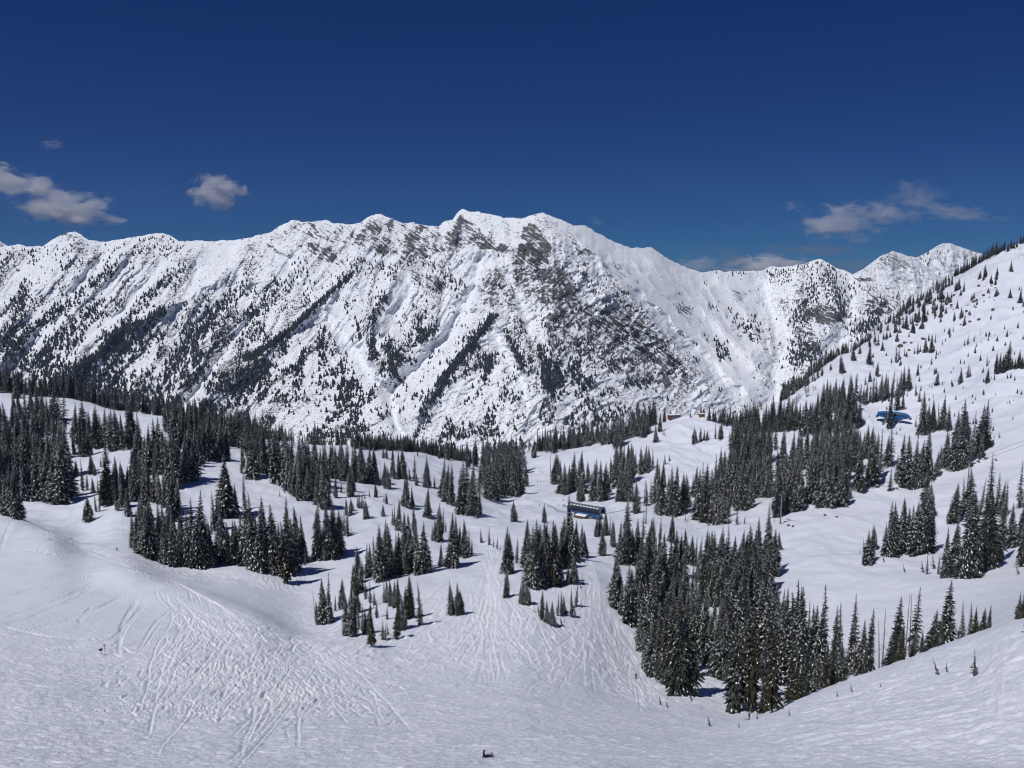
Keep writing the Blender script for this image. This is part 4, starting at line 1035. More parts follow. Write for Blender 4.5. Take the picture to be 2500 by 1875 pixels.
T('slopeR', '2187,884,38N 2195,879,30N 2208,870,20N 2232,864,20N 2240,864,32N 2246,859,20N 2259,860,40 2274,860,42 2283,836,25N 2300,842,14N 2308,833,12N 2318,825,22N 2354,845,18N 2362,842,24N 2378,830,20D 2393,819,20D 2399,813,16D 2347,777,26W 2354,794,22 2368,771,16W 2379,777,18D 2141,918,34 2124,932,28 2112,941,26N 2206,952,62 2219,952,60 2240,918,30 2287,941,34 2345,935,36 2362,921,34N 2368,921,28N 2410,935,36 2410,894,28N 2427,927,22N 2273,890,22N 2460,893,60O 2269,944,12P 2334,932,8P 2275,946,12P 2280,940,14P 2430,965,8P 2460,985,8P 2466,988,8P 2475,978,7P')
RW('slopeR', 2430, 912, 2505, 897, 12, 25, 52, 'O'); RW('slopeR', 2100, 988, 2200, 968, 11, 38, 66); RW('slopeR', 1990, 1002, 2100, 978, 13, 42, 70)

for i in range(170):
    x_ = rt.uniform(2100, 2500); y_ = rt.uniform(700, 1080)
    if y_ < 1010 - (x_ - 1900) * 0.55 or y_ > 1230 - (x_ - 1900) * 0.3: continue
    TREES.append((x_, y_, rt.uniform(6, 17), rt.choice('WSNO'), 'slopeR', 70, None, None))
for i in range(70):
    x_ = rt.uniform(2180, 2440); y_ = 735 - (x_ - 2200) * 0.40 + abs(rt.gauss(0, 38)) + 22
    TREES.append((x_, y_, rt.uniform(10, 24), rt.choice('WWOS'), 'slopeR', 70, None, None))
for i in range(34):
    j_ = rt.choice([t for t in TREES if t[1] and t[1] > 1090 and 40 < t[2] < 160])
    TREES.append((j_[0] + rt.uniform(-14, 14), j_[1] + rt.uniform(-4, 4), j_[2] * rt.uniform(.5, .9), 'D', j_[4], 70, None, None))
RW('slopeR', 2060, 836, 2330, 690, 34, 14, 30); RW('slopeR', 2120, 850, 2320, 740, 20, 14, 30)
RW('slopeR', 1900, 985, 2010, 915, 14, 22, 40)
solved = []
for (x, y, h, k, c, dm, top, D) in TREES:
    if D is None:
        wx_, wy_ = cast(x, y, dm)
        z = float(ground_z(wx_, wy_)); H = h * float(depth_scale(wy_, z)) / math.cos(PITCH) * 1.06
        hp = h
    else:
        s = float(s_of(x, (top + 1600) / 2)); wx_, wy_ = s * D, D
        z = float(ground_z(wx_, wy_)); H = float(q_of(top)) * D - z
        hp = H / float(depth_scale(wy_, z))
    if c == 'slopeR' and k not in 'D': H *= 1.0
    H = min(max(H * rt.uniform(0.93, 1.08), 0.8), 36)
    z = float(ground_z(wx_, wy_)) - 0.012 * H
    solved.append(dict(x=wx_, y=wy_, z=z, H=H, px=x, hp=hp, k=k, c=c))
rt2 = random.Random(99)
for t in solved:
    t['v'] = rt2.randrange(len(KINDS[t['k']]))
    t['sx'] = rt2.uniform(0.78, 1.18) * (1.12 if t['hp'] < 45 else 0.84 if t['hp'] > 150 else 1.0)
    t['rz'] = rt2.uniform(0, 6.28)
    t['tilt'] = (rt2.gauss(0, 0.035), rt2.gauss(0, 0.035))
    if t['k'] == 'P': t['tilt'] = (rt2.uniform(-.1, .1), rt2.uniform(-0.38, 0.05))
order = sorted((t for t in solved if t['k'] not in 'DP'), key=lambda t: -t['hp'])
big = order[:300]
for t in big: t['ind'] = True
for t in solved:
    if t['k'] in 'DP': t['ind'] = True
def ordn(n):
    W_ = ['first','second','third','fourth','fifth','sixth','seventh','eighth','ninth','tenth','eleventh','twelfth','thirteenth','fourteenth','fifteenth','sixteenth','seventeenth','eighteenth','nineteenth','twentieth']
    if n <= 20: return W_[n - 1]
    tens = {2:'twenty',3:'thirty',4:'forty',5:'fifty',6:'sixty',7:'seventy'}[n // 10]
    return {2:'twentieth',3:'thirtieth',4:'fortieth',5:'fiftieth',6:'sixtieth',7:'seventieth'}[n // 10] if n % 10 == 0 else tens + '-' + W_[n % 10 - 1]
LOOK = {'R': 'ragged thin-crowned spruce', 'S': 'snow-dusted spruce', 'W': 'broad snow-laden spruce', 'N': 'slender snowy spire', 'B': 'olive-brown spruce', 'O': 'dark sparse-snow spruce', 'D': 'grey dead trunk', 'P': 'little bent fir'}
NAMEK = {'D': 'dead_tree', 'P': 'fir_sapling'}
CATK = {'D': 'dead tree', 'P': 'sapling'}
place_groups = {}
for t in solved:
    if t.get('ind'): place_groups.setdefault((t['c'], t['k']), []).append(t)
for (c, k), L in place_groups.items():
    L.sort(key=lambda t: t['x'] / t['y'])
    for i, t in enumerate(L):
        n = len(L)
        if n == 1: w = 'only ' + LOOK[k] + ' ' + CL[c]
        else: w = ordn(i + 1) + ' ' + LOOK[k] + ' from the left ' + CL[c]
        t['label'] = w
def place_tree(t):
    k = t['k']; mc, ms, mt, mj = KINDS[k][t['v']]
    name = NAMEK.get(k, 'spruce_tree')
    e = bpy.data.objects.new(name, None); COL.objects.link(e)
    e.empty_display_size = 0.5
    e.location = (t['x'], t['y'], t['z']); e.rotation_euler = (t['tilt'][0], t['tilt'][1], t['rz'] if k != 'P' else 0)
    e.scale = (t['H'] * t['sx'], t['H'] * t['sx'], t['H'])
    tag(e, t['label'], CATK.get(k, 'tree'), {'D': 'dead trees standing in the snow', 'P': 'bent saplings poking out of the snow'}.get(k, 'spruces standing in the snow'))
    if k == 'D':
        link('trunk', mt, e); tag(link('branches', mc, e), kind='stuff')
    else:
        link('crown', mc, e); link('trunk', mt, e)
        if ms: tag(link('snow_load', ms, e), kind='stuff')
for t in solved:
    if t.get('ind'): place_tree(t)

def scatter_object(name, label, items, protos, kind='stuff'):
    """one object: points carrying which tree, how big and how turned, filled by instancing"""
    me = bpy.data.meshes.new(name)
    me.vertices.add(len(items))
    me.vertices.foreach_set('co', np.array([i[0] for i in items], np.float32).ravel())
    for nm, typ, idx in (('scl', 'FLOAT_VECTOR', 1), ('rot', 'FLOAT_VECTOR', 2)):
        a = me.attributes.new(nm, typ, 'POINT'); a.data.foreach_set('vector', np.array([i[idx] for i in items], np.float32).ravel())
    a = me.attributes.new('pick', 'INT', 'POINT'); a.data.foreach_set('value', np.array([i[3] for i in items], np.int32))
    ob = bpy.data.objects.new(name, me); COL.objects.link(ob)
    g = bpy.data.node_groups.new(name, 'GeometryNodeTree')
    g.interface.new_socket('Geometry', in_out='INPUT', socket_type='NodeSocketGeometry')
    g.interface.new_socket('Geometry', in_out='OUTPUT', socket_type='NodeSocketGeometry')
    gi = g.nodes.new('NodeGroupInput'); go = g.nodes.new('NodeGroupOutput')
    m2p = g.nodes.new('GeometryNodeMeshToPoints'); g.links.new(gi.outputs[0], m2p.inputs[0])
    def attr(nm, dt):
        x = g.nodes.new('GeometryNodeInputNamedAttribute'); x.data_type = dt; x.inputs[0].default_value = nm; return x.outputs[0]
    join = g.nodes.new('GeometryNodeJoinGeometry')
    sc_, ro_, pk_ = attr('scl', 'FLOAT_VECTOR'), attr('rot', 'FLOAT_VECTOR'), attr('pick', 'INT')
    for i, p in enumerate(protos):
        oi = g.nodes.new('GeometryNodeObjectInfo'); oi.inputs[0].default_value = p
        cmp_ = g.nodes.new('FunctionNodeCompare'); cmp_.data_type = 'INT'; cmp_.operation = 'EQUAL'
        g.links.new(pk_, cmp_.inputs[2]); cmp_.inputs[3].default_value = i
        iop = g.nodes.new('GeometryNodeInstanceOnPoints')
        g.links.new(m2p.outputs[0], iop.inputs['Points']); g.links.new(cmp_.outputs[0], iop.inputs['Selection'])
        g.links.new(oi.outputs['Geometry'], iop.inputs['Instance'])
        g.links.new(ro_, iop.inputs['Rotation']); g.links.new(sc_, iop.inputs['Scale'])
        g.links.new(iop.outputs[0], join.inputs[0])
    g.links.new(join.outputs[0], go.inputs[0])
    md = ob.modifiers.new('scatter', 'NODES'); md.node_group = g
    tag(ob, label, kind=kind)
    return ob
proto_obs = []; proto_idx = {}
for k in KINDS:
    for v, tup in enumerate(KINDS[k]):
        po = bpy.data.objects.new('conifer', tup[3]); proto_idx[(k, v)] = len(proto_obs); proto_obs.append(po)
rest = [t for t in solved if not t.get('ind')]
items = [((t['x'], t['y'], t['z']), (t['H'] * t['sx'], t['H'] * t['sx'], t['H']), (t['tilt'][0], t['tilt'][1], t['rz']), proto_idx[(t['k'], t['v'])]) for t in rest]
scatter_object('forest', 'snow-dusted conifers of the farther clumps and crests', items, proto_obs)
print('TREES', len(solved), 'individual', sum(1 for t in solved if t.get('ind')), 'rest', len(rest))

# ------------------------------------------------------------------ trees on the mountainside across the valley
def simple_conifer(seed):
    r = random.Random(seed); V, F = [], []
    for li in range(5):
        z = 0.02 + li * 0.18; R0 = 0.24 * (1 - z) ** 0.8
        i0 = len(V); n = 6
        for k in range(n):
            a = k * 6.283 / n + li; rr = R0 * r.uniform(0.65, 1.25)
            V.append((rr * math.cos(a), rr * math.sin(a), z + r.uniform(-.03, .03)))
        V.append((0, 0, min(1.0, z + 0.38)))
        for k in range(n): F.append((i0 + k, i0 + (k + 1) % n, i0 + n))
    return V, F
M_FAR = mat('distant_needles', (0.042, 0.05, 0.052), 0.9, spec=0.1)
far_protos = [bpy.data.objects.new('conifer', tri_mesh('conifer', *simple_conifer(s), mats=[M_FAR])) for s in (1, 2, 3)]
nr, nc = PXm.shape
rngm = np.random.default_rng(4)
def mpoint(px, py):
    j = np.interp(px, pxs, np.arange(nc)); c = np.interp(px, pxs, crest[0])
    i = (py - BASE_PY) / (c - BASE_PY) * (nr - 1)
    return np.stack([interp2(Pm[..., k], i, j) for k in range(3)], -1), i, j
dens = np.zeros_like(PXm)
BANDS = [   # tree-covered ribs: points, half-width px, density
 ([(292,646),(232,692),(159,748),(93,794),(17,870)], 13, 1.0), ([(250,740),(180,800),(120,860),(90,900)], 22, .8), ([(459,641),(400,690),(350,740),(300,800),(250,850)], 14, .7),
 ([(405,760),(340,794),(283,819),(244,864),(181,915)], 10, 2.2), ([(380,800),(300,850),(260,880)], 22, .9), ([(60,690),(50,740),(35,800),(20,830)], 16, .8), ([(600,700),(520,770),(470,830),(480,880)], 24, .7),
 ([(560,730),(500,800),(440,860),(400,940)], 20, .6), ([(860,670),(778,741),(718,800),(653,848),(600,880)], 6, 4.0), ([(650,880),(620,930),(560,960)], 30, .9), ([(700,820),(690,870)], 10, .8),
 ([(740,860),(730,900),(720,960)], 10, 1.0), ([(790,800),(780,850),(790,890)], 9, .9), ([(942,721),(908,778),(905,840),(910,880)], 9, 1.3), ([(940,830),(960,870),(1000,880)], 14, .9), ([(960,900),(980,940)], 16, 1.0),
 ([(870,780),(880,830)], 12, .7), ([(1020,780),(1030,830),(1060,800)], 14, .9), ([(1209,769),(1163,826),(1107,897),(1067,942)], 8, 3.0), ([(1205,860),(1190,900),(1185,930)], 8, 1.2), ([(1233,809),(1259,862),(1281,905)], 7, 1.2),
 ([(1320,850),(1330,900),(1340,950)], 14, 1.2), ([(1350,880),(1370,930),(1350,950)], 13, 1.0), ([(1400,880),(1410,930),(1440,940)], 16, .9), ([(1520,930),(1560,940),(1590,930)], 12, .5), ([(740,610),(740,660),(690,700)], 16, .25),
 ([(680,690),(640,760),(600,800)], 20, .5), ([(760,690),(740,740)], 14, .4), ([(860,650),(920,650),(980,660)], 20, .35), ([(1020,620),(1090,680),(1130,700)], 20, .35), ([(820,900),(860,960),(830,1010)], 26, .5),
 ([(1875,650),(1890,680),(1920,690)], 14, .4), ([(1980,690),(1970,740),(1930,790)], 22, .8), ([(2020,650),(2040,720),(2070,780)], 22, .8), ([(2150,740),(2130,790),(2080,810)], 20, 1.0), ([(1960,830),(1940,880),(1990,860)], 26, .9),
 ([(1745,830),(1760,860),(1780,870)], 14, .7), ([(1740,740),(1750,760)], 10, .4), ([(1790,775),(1820,800),(1850,820)], 16, .6), ([(1840,770),(1860,820)], 10, .3), ([(2060,700),(2100,700)], 16, .4), ([(1890,660),(1930,665),(1970,650)], 10, .5), ([(1740,664),(1800,668),(1860,664)], 7, .35),
 ([(0,640),(80,620),(160,600)], 26, .25), ([(140,640),(300,620),(420,600)], 30, .22), ([(100,900),(200,930),(300,960),(420,990)], 40, .7), ([(0,830),(60,880)], 26, .7)]
BD = []
for p, w, dn in BANDS:
    for _ in range(int(dn * w * 4.4 * sum(math.hypot(p[i+1][0]-p[i][0], p[i+1][1]-p[i][1]) for i in range(len(p)-1)) / 55)):
        i = rngm.integers(0, len(p) - 1); t = rngm.random()
        BD.append((p[i][0] + (p[i+1][0] - p[i][0]) * t + rngm.normal() * w * 0.6, p[i][1] + (p[i+1][1] - p[i][1]) * t + rngm.normal() * w * 0.6, 1.0))
BD = [b for b in BD]
# loose trees everywhere below the tree line, thick or thin by area
gx = rngm.uniform(-60, 2280, 76000); gy = rngm.uniform(560, 1120, 76000)
dn = 0.12 + 0.42 * smooth(640, 860, gy) * (gx < 700) + 0.20 * smooth(700, 900, gy) * ((gx >= 700) & (gx < 1560)) - 0.05 * (gx > 1560) + 0.06 * (gx > 1850)
dn = dn * smooth(-0.25, 0.35, fbm(gx / 55 + gy / 80, gy / 45, 3, 83)) * 1.7
sf = smooth(0, 60, gx - np.interp(gy, [519, 610, 690, 760, 830, 900, 1000], [1335, 1400, 1480, 1580, 1660, 1710, 1800])) * (gx < 1850)
dn = dn * (1 - 0.86 * sf) * smooth(600, 700, gy + (gx > 1850) * 60 + (gx < 450) * 40)
for p, h, w in GULLIES:
    d, al = poly_dist(gx, gy, p); dn = dn * (1 - 0.93 * np.exp(-(d / (w * 0.9)) ** 2))
_, gi, gj = mpoint(gx, gy)
rb = interp2(ribs_up, np.clip(gi, 0, nr - 1.01), gj)
dn = dn * np.where(gx < 1320, 0.22 + 1.35 * rb, 1)
keep = rngm.random(len(gx)) < dn
pxx = np.r_[[b[0] for b in BD], gx[keep]]; pyy = np.r_[[b[1] for b in BD], gy[keep]]
szz = np.r_[np.full(len(BD), 1.05), np.where(rngm.random(keep.sum()) < 0.6, 0.62, 0.95)]
P3, ii, jj = mpoint(pxx, pyy)
ok = (ii > 3) & (ii < nr - 6)
P3 = P3[ok]; szz = szz[ok]; pyk = pyy[ok]
items = []
for p, s_, yy in zip(P3, szz, pyk):
    h = rngm.uniform(9, 17) * s_ * (0.75 + 0.25 * min(1, max(0, (yy - 600) / 300)))
    items.append((tuple(p - np.array([0, 0, 0.6])), (h * rngm.uniform(1.0, 1.6),) * 2 + (h,), (0, 0, rngm.uniform(0, 6.28)), int(rngm.integers(0, 3))))
# the wooded top of the farthest peak
for _ in range(260):
    i = rngm.integers(60, 128); j = rngm.integers(60, 220)
    if i < 110 and rngm.random() < 0.6: continue
    p = P2[i, j]; h = rngm.uniform(14, 24); items.append((tuple(p), (h, h, h), (0, 0, rngm.uniform(0, 6.28)), int(rngm.integers(0, 3))))
scatter_object('mountain_trees', 'small dark conifers scattered over the ribs of the far mountain', items, far_protos)
print('MTN', len(items))
# ------------------------------------------------------------------ mesh helpers for built things
class MB:
    def __init__(s): s.V, s.F = [], []
    def box(s, c, d, rot=None, taper=1.0):
        i0 = len(s.V)
        for z in (-1, 1):
            k = taper if z > 0 else 1
            for x, y in ((-1, -1), (1, -1), (1, 1), (-1, 1)):
                p = Vector((x * d[0] / 2 * k, y * d[1] / 2 * k, z * d[2] / 2))
                if rot is not None: p = rot @ p
                s.V.append(tuple(p + Vector(c)))
        for f in ((3, 2, 1, 0), (4, 5, 6, 7), (0, 1, 5, 4), (1, 2, 6, 5), (2, 3, 7, 6), (3, 0, 4, 7)): s.F.append(tuple(i0 + i for i in f))
        return s
    def tube(s, a, b, r0, r1=None, n=10, caps=True):
        r1 = r0 if r1 is None else r1
        a, b = Vector(a), Vector(b); d = (b - a).normalized(); u = d.orthogonal().normalized(); v = d.cross(u); i0 = len(s.V)
        for c, rr in ((a, r0), (b, r1)):
            for k in range(n):
                an = k * 2 * math.pi / n; s.V.append(tuple(c + u * rr * math.cos(an) + v * rr * math.sin(an)))
        for k in range(n): s.F.append((i0 + k, i0 + (k + 1) % n, i0 + n + (k + 1) % n, i0 + n + k))
        if caps: s.F.append(tuple(i0 + k for k in range(n))[::-1]); s.F.append(tuple(i0 + n + k for k in range(n)))
        return s
    def path(s, P, r, n=6):
        for a, b in zip(P[:-1], P[1:]): s.tube(a, b, r, r, n, False)
        return s
    def loft(s, rings, close=True, caps=True):
        i0 = len(s.V); n = len(rings[0])
        for rg in rings: s.V += [tuple(p) for p in rg]
        for j in range(len(rings) - 1):
            for k in range(n if close else n - 1):
                a = i0 + j * n + k; b = i0 + j * n + (k + 1) % n
                s.F.append((a, b, b + n, a + n))
        if caps and close:
            s.F.append(tuple(i0 + k for k in range(n))[::-1]); s.F.append(tuple(i0 + (len(rings) - 1) * n + k for k in range(n)))
        return s
    def build(s, name, m, parent=None, smooth=False):
        me = tri_mesh(name, s.V, s.F, mats=[m], smooth_faces=smooth)
        return link(name, me, parent)
def empty(name, loc, rz, label, cat, group=None):
    o = bpy.data.objects.new(name, None); COL.objects.link(o); o.location = loc; o.rotation_euler = (0, 0, rz); o.empty_display_size = 1
    return tag(o, label, cat, group)
def at(px, py, dmin=70):
    x, y = cast(px, py, dmin); return Vector((x, y, float(ground_z(x, y))))
def worn(name, c, amt=0.12, rough=0.6, metal=0.0, sc=1.5):
    m = mat(name, c, rough, metal)
    k = N(m); tc = k.n('ShaderNodeTexCoord').outputs['Object']
    d = tuple(v * (1 - amt * 2.2) for v in c); e = tuple(min(1, v * (1 + amt)) for v in c)
    k.l(k.mix(k.ramp(k.noise(sc, 5, 0.6, tc), 0.3, 0.7), d, e), k.b.inputs['Base Color'])
    return m
M_BLUE = worn('blue_painted_metal', (0.03, 0.10, 0.27), rough=0.4)
M_BRIGHT = worn('bright_blue_fibreglass', (0.018, 0.12, 0.34), rough=0.35)
M_NAVY = worn('navy_panel', (0.010, 0.014, 0.032), rough=0.6)
M_GREYM = worn('galvanised_steel', (0.22, 0.24, 0.26), rough=0.5, metal=0.3)
M_ROOFG = worn('grey_roof_sheet', (0.13, 0.15, 0.17), rough=0.6)
M_DARKM = worn('dark_steel', (0.05, 0.055, 0.06), rough=0.5)
M_CONC = worn('concrete', (0.28, 0.28, 0.27), rough=0.9)
M_RED = worn('oxblood_timber', (0.17, 0.045, 0.032), rough=0.8)
M_TAN = worn('tan_timber', (0.36, 0.22, 0.12), rough=0.8)
M_WOODB = worn('brown_timber', (0.20, 0.11, 0.07), rough=0.8)
M_ORANGE = worn('orange_pad', (0.42, 0.19, 0.05), rough=0.7)
M_GLASSD = worn('dark_window_glass', (0.03, 0.045, 0.07), rough=0.12)
M_GLASSG = worn('grey_window_glass', (0.20, 0.24, 0.28), rough=0.2)
M_ROOFSNOW = mat('roof_snow', (0.80, 0.83, 0.89), 0.7)

def arch(w, h, z0, n=14, p=2.4):
    """half of a superellipse from one eave over the top to the other"""
    o = []
    for k in range(n + 1):
        a = math.pi * k / n; c, s_ = math.cos(a), math.sin(a)
        o.append((math.copysign(abs(c) ** (2 / p), c) * w / 2, z0 + abs(s_) ** (2 / p) * h))
    return o
# ------------------------------------------------------------------ lower lift station: long barrel canopy, dark side panels, blue end arches
ang = R(-32)
base = at(1431, 1264)
st = empty('lift_station', base, ang, 'blue barrel-roofed lower lift station with dark side panels beside the valley run', 'lift station')
A = arch(8.0, 4.4, 4.6)
def shell(idx, x0, x1, off=0.0, th=0.14):
    ring = [A[i] for i in idx]
    g = []
    for x in (x0, x1):
        outer = [(x, y * (1 + off / 4), z + off) for y, z in ring]; inner = [(x, y * (1 + off / 4) * 0.96, z + off - th) for y, z in ring[::-1]]
        g.append(outer + inner)
    return MB().loft(g)
shell(range(4, 11), -12, 12).build('roof', M_ROOFG, st, True)
for k in range(8):
    x0 = -11.7 + k * 2.95
    for side, idx in (('a', range(0, 5)), ('b', range(10, 15))):
        shell(idx, x0, x0 + 2.87, 0.01).build('side_panel', M_NAVY, st)
for k in range(9):
    x0 = -11 + k * 2.45
    m = MB(); y, z = A[10]; 
    m.loft([[(x0 + dx, y * 0.98 + dy, z + 0.12 + dz) for dx, dy, dz in ((0, 0, 0), (0.75, -.45, -.15), (1.5, 0, 0), (1.3, .8, .35), (0.3, .8, .35))],
            [(x0 + dx, y * 0.98 + dy, z + 0.5 + dz) for dx, dy, dz in ((0.2, .1, 0), (0.75, -.1, 0), (1.3, .1, 0), (1.1, .6, .1), (0.4, .6, .1))]]).build('roof_snow', M_ROOFSNOW, st)
for x in (-12.0, 12.0):
    m = MB(); w = 0.7
    m.loft([[(x - w / 2, y * 1.06, z + 0.22) for y, z in A] + [(x - w / 2, y * 0.82, z - 0.75) for y, z in A[::-1]],
            [(x + w / 2, y * 1.06, z + 0.22) for y, z in A] + [(x + w / 2, y * 0.82, z - 0.75) for y, z in A[::-1]]])
    m.build('end_arch', M_BLUE, st)
for y in (-3.9, 3.9):
    MB().box((0, y, 4.1), (23.6, 0.35, 1.1)).build('skirt', M_BLUE, st)
MB().box((0, 0, 4.35), (22, 2.6, 0.8)).build('bullwheel_frame', M_DARKM, st)
wl = MB(); wl.tube((8.5, 0, 3.7), (8.5, 0, 4.0), 2.3, 2.3, 24); wl.build('bullwheel', M_DARKM, st)
for x in (-8, 8):
    MB().box((x, 0, 1.7), (1.8, 1.8, 4.6), taper=0.8).build('column', M_CONC, st)
MB().box((9.4, -1.8, 1.6), (5.2, 4.4, 3.8)).build('operator_room', M_BLUE, st)
MB().box((9.4, -4.03, 2.4), (3.6, 0.08, 1.3)).build('window', M_GLASSD, st)
MB().box((3.2, -2.0, 1.4), (6.5, 3.0, 3.2)).build('motor_room', M_GREYM, st)
for px_, py_, nm in ((1419, 1266, 'shed'),):
    p = at(px_, py_)
    h = empty('shed', p, ang, 'low brown shed under a thick slab of snow in front of the lower station', 'shed')
    MB().box((0, 0, 0.9), (7, 3.6, 2.4)).build('wall', M_WOODB, h)
    MB().box((0, 0, 2.2), (7.8, 4.4, 0.2)).build('roof', M_RED, h)
    sm = MB(); sm.loft([[(x, y, 2.31) for x, y in ((-3.8, -2.1), (3.8, -2.1), (3.8, 2.1), (-3.8, 2.1))], [(x, y, 2.75) for x, y in ((-3.6, -1.9), (3.6, -1.9), (3.6, 1.9), (-3.6, 1.9))]]).build('roof_snow', M_ROOFSNOW, h)
    MB().box((1.2, -1.83, 0.9), (0.9, 0.06, 1.9)).build('door', M_DARKM, h)
# queue rails left of the station
for (a, b, n, lab) in (((1336, 1235), (1392, 1256), 9, 'long pale blue rail of the lift queue left of the lower station'), ((1372, 1236), (1398, 1246), 5, 'short pale blue rail at the mouth of the lower station')):
    P0, P1 = at(*a), at(*b)
    f = empty('queue_fence', P0, 0, lab, 'fence')
    for i in range(n):
        q = P0.lerp(P1, i / (n - 1)); q.z = float(ground_z(q.x, q.y)); q = q - P0
        MB().tube(q, q + Vector((0, 0, 1.5)), 0.09, 0.09, 6).build('post', M_BLUE, f)
        if i < n - 1:
            q2 = P0.lerp(P1, (i + 1) / (n - 1)); q2.z = float(ground_z(q2.x, q2.y)); q2 = q2 - P0
            for hh in (0.7, 1.4): MB().tube(q + Vector((0, 0, hh)), q2 + Vector((0, 0, hh)), 0.08, 0.08, 6).build('rail', M_BLUE, f)
            mid = (q + q2) / 2; dd = q2 - q
            MB().box(mid + Vector((0, 0, 1.05)), (dd.length * 0.98, 0.05, 0.5), rot=Matrix.Rotation(math.atan2(dd.y, dd.x), 3, 'Z')).build('banner', worn('pale_blue_banner', (0.30, 0.40, 0.58)) if 'pale_blue_banner' not in bpy.data.materials else bpy.data.materials['pale_blue_banner'], f)

# ------------------------------------------------------------------ upper lift station: long blue hull on a pedestal
pu = at(2180, 1032)
mpp = float(depth_scale(pu.y, pu.z))
us = empty('lift_station', pu, R(-36), 'bright blue bullet-shaped upper lift station half hidden by a dark spruce', 'lift station')
hull = []
HLN = 27.0
for i in range(25):
    t = -1 + 2 * i / 24; k = (1 - abs(t) ** 3.2) ** 0.5 if abs(t) < 1 else 0.0
    k = max(k, 0.10)
    hull.append([(t * HLN / 2, math.cos(a) * 3.6 * k, 6.4 + (math.sin(a) * 3.5 * (k if math.sin(a) > 0 else k * 0.75))) for a in [j * 2 * math.pi / 20 for j in range(20)]])
MB().loft(hull).build('hull', M_BRIGHT, us, True)
for side in (-1, 1):
    for j in range(9):
        t0 = -0.80 + j * 0.178; g = []
        for t in (t0, t0 + 0.165):
            k = (1 - abs(t) ** 3.2) ** 0.5
            g.append([(t * HLN / 2, side * math.cos(a) * 3.6 * k * 1.012, 6.4 + math.sin(a) * 3.5 * k * 1.012) for a in (0.12, 0.38, 0.66)] + [(t * HLN / 2, side * math.cos(a) * 3.6 * k * 0.98, 6.4 + math.sin(a) * 3.5 * k * 0.98) for a in (0.66, 0.38, 0.12)])
        MB().loft(g).build('window', M_NAVY, us)
for x in (-6, 5):
    MB().box((x, 0, 1.4), (1.7, 1.7, 5.2), taper=0.75).build('pedestal', M_CONC, us)
MB().box((13.6, 0, 4.9), (1.6, 1.4, 1.4)).build('cable_guide', M_DARKM, us)
MB().tube((-13.0, -1.5, 4.6), (-13.0, 1.5, 4.6), 1.0, 1.0, 12).build('bullwheel', M_DARKM, us)
MB().box((0, 0, 3.5), (15, 1.2, 0.5)).build('frame', M_DARKM, us)

# ------------------------------------------------------------------ lift towers, cable, chairs
def tower(px, py, H, rz, label, pad=None, arm=5.5):
    p = at(px, py)
    t = empty('lift_tower', p, rz, label, 'lift tower', 'towers of the chairlifts')
    MB().tube((0, 0, -1), (0, 0, H), 0.42, 0.30, 12).build('pole', M_GREYM, t, True)
    MB().box((0, 0, H), (0.45, arm, 0.5)).build('crossarm', M_GREYM, t)
    for s_ in (-1, 1):
        m = MB(); m.box((0, s_ * arm / 2, H + 0.35), (4.4, 0.3, 0.28))
        sh = m.build('sheave_train', M_DARKM, t)
        for k in range(4):
            MB().tube((-1.8 + k * 1.2, s_ * arm / 2 - 0.12, H + 0.62), (-1.8 + k * 1.2, s_ * arm / 2 + 0.12, H + 0.62), 0.27, 0.27, 10).build('sheave', M_DARKM, sh)
        MB().tube((0, s_ * 0.8, H + 0.2), (0, s_ * 0.8, H + 1.8), 0.07, 0.07, 6).build('lifting_frame', M_GREYM, t)
    MB().tube((0, -0.8, H + 1.8), (0, 0.8, H + 1.8), 0.07, 0.07, 6).build('lifting_frame', M_GREYM, t)
    if pad: MB().tube((0, 0, -0.3), (0, 0, 1.5), 0.55, 0.52, 12).build('safety_pad', pad, t, True)
    return p + Vector((0, 0, H + 0.75))
sA = base + Vector((math.cos(ang) * 12, math.sin(ang) * 12, 4.4))
T1 = tower(1577, 1279, 12.5, R(15), 'steel lift tower nearest the lower station', M_ORANGE)
T2 = tower(1905, 1279, 17.0, R(15), 'tall steel lift tower with an orange pad at the forest foot', M_ORANGE)
T3 = tower(2360, 1215, 21.0, R(8), 'steel lift tower rising behind the right-hand clump', None)
endp = T3 + (T3 - T2) * 0.9 + Vector((0, 0, 26))
U1 = tower(1970, 1046, 16.0, R(-20), 'thin grey tower in the forest left of the upper station', None, 4.5)
U2 = tower(2101, 1030, 11.0, R(-20), 'short tower just left of the upper station', None, 4.5)
def sag(a, b, s_, n=14):
    return [a.lerp(b, i / n) + Vector((0, 0, -4 * s_ * (i / n) * (1 - i / n))) for i in range(n + 1)]
legs = [(sA, T1, 0.8), (T1, T2, 4.0), (T2, T3, 5.0), (T3, endp, 3.0)]
chairs_at = []
cb = empty('haul_rope', sA, 0, 'steel haul rope running from the lower station up the right-hand slope', 'cable')
for off in (-2.75, 2.75):
    P = []
    for a, b, s_ in legs:
        d = (b - a).normalized(); nrm = Vector((-d.y, d.x, 0)).normalized()
        P += [q + nrm * off for q in sag(a, b, s_)]
    MB().path([q - sA for q in P], 0.075, 5).build('rope', M_DARKM, cb)
    chairs_at.append(P)
hub = pu + Vector((-9, 6, 5.5))
cb2 = empty('haul_rope', hub, 0, 'thin haul rope through the forest to the upper station', 'cable')
for off in (-2.2, 2.2):
    P = [q + Vector((0, off, 0)) - hub for q in sag(U1, U2, 1.5) + sag(U2, pu + Vector((-12, 5, 4.8)), 0.5)]
    MB().path(P, 0.06, 5).build('rope', M_DARKM, cb2)
def proj_px(p):
    d = p.y * math.cos(PITCH) - p.z * math.sin(PITCH)
    return CX + FPX * p.x / d, CY - FPX * (p.z * math.cos(PITCH) + p.y * math.sin(PITCH)) / d

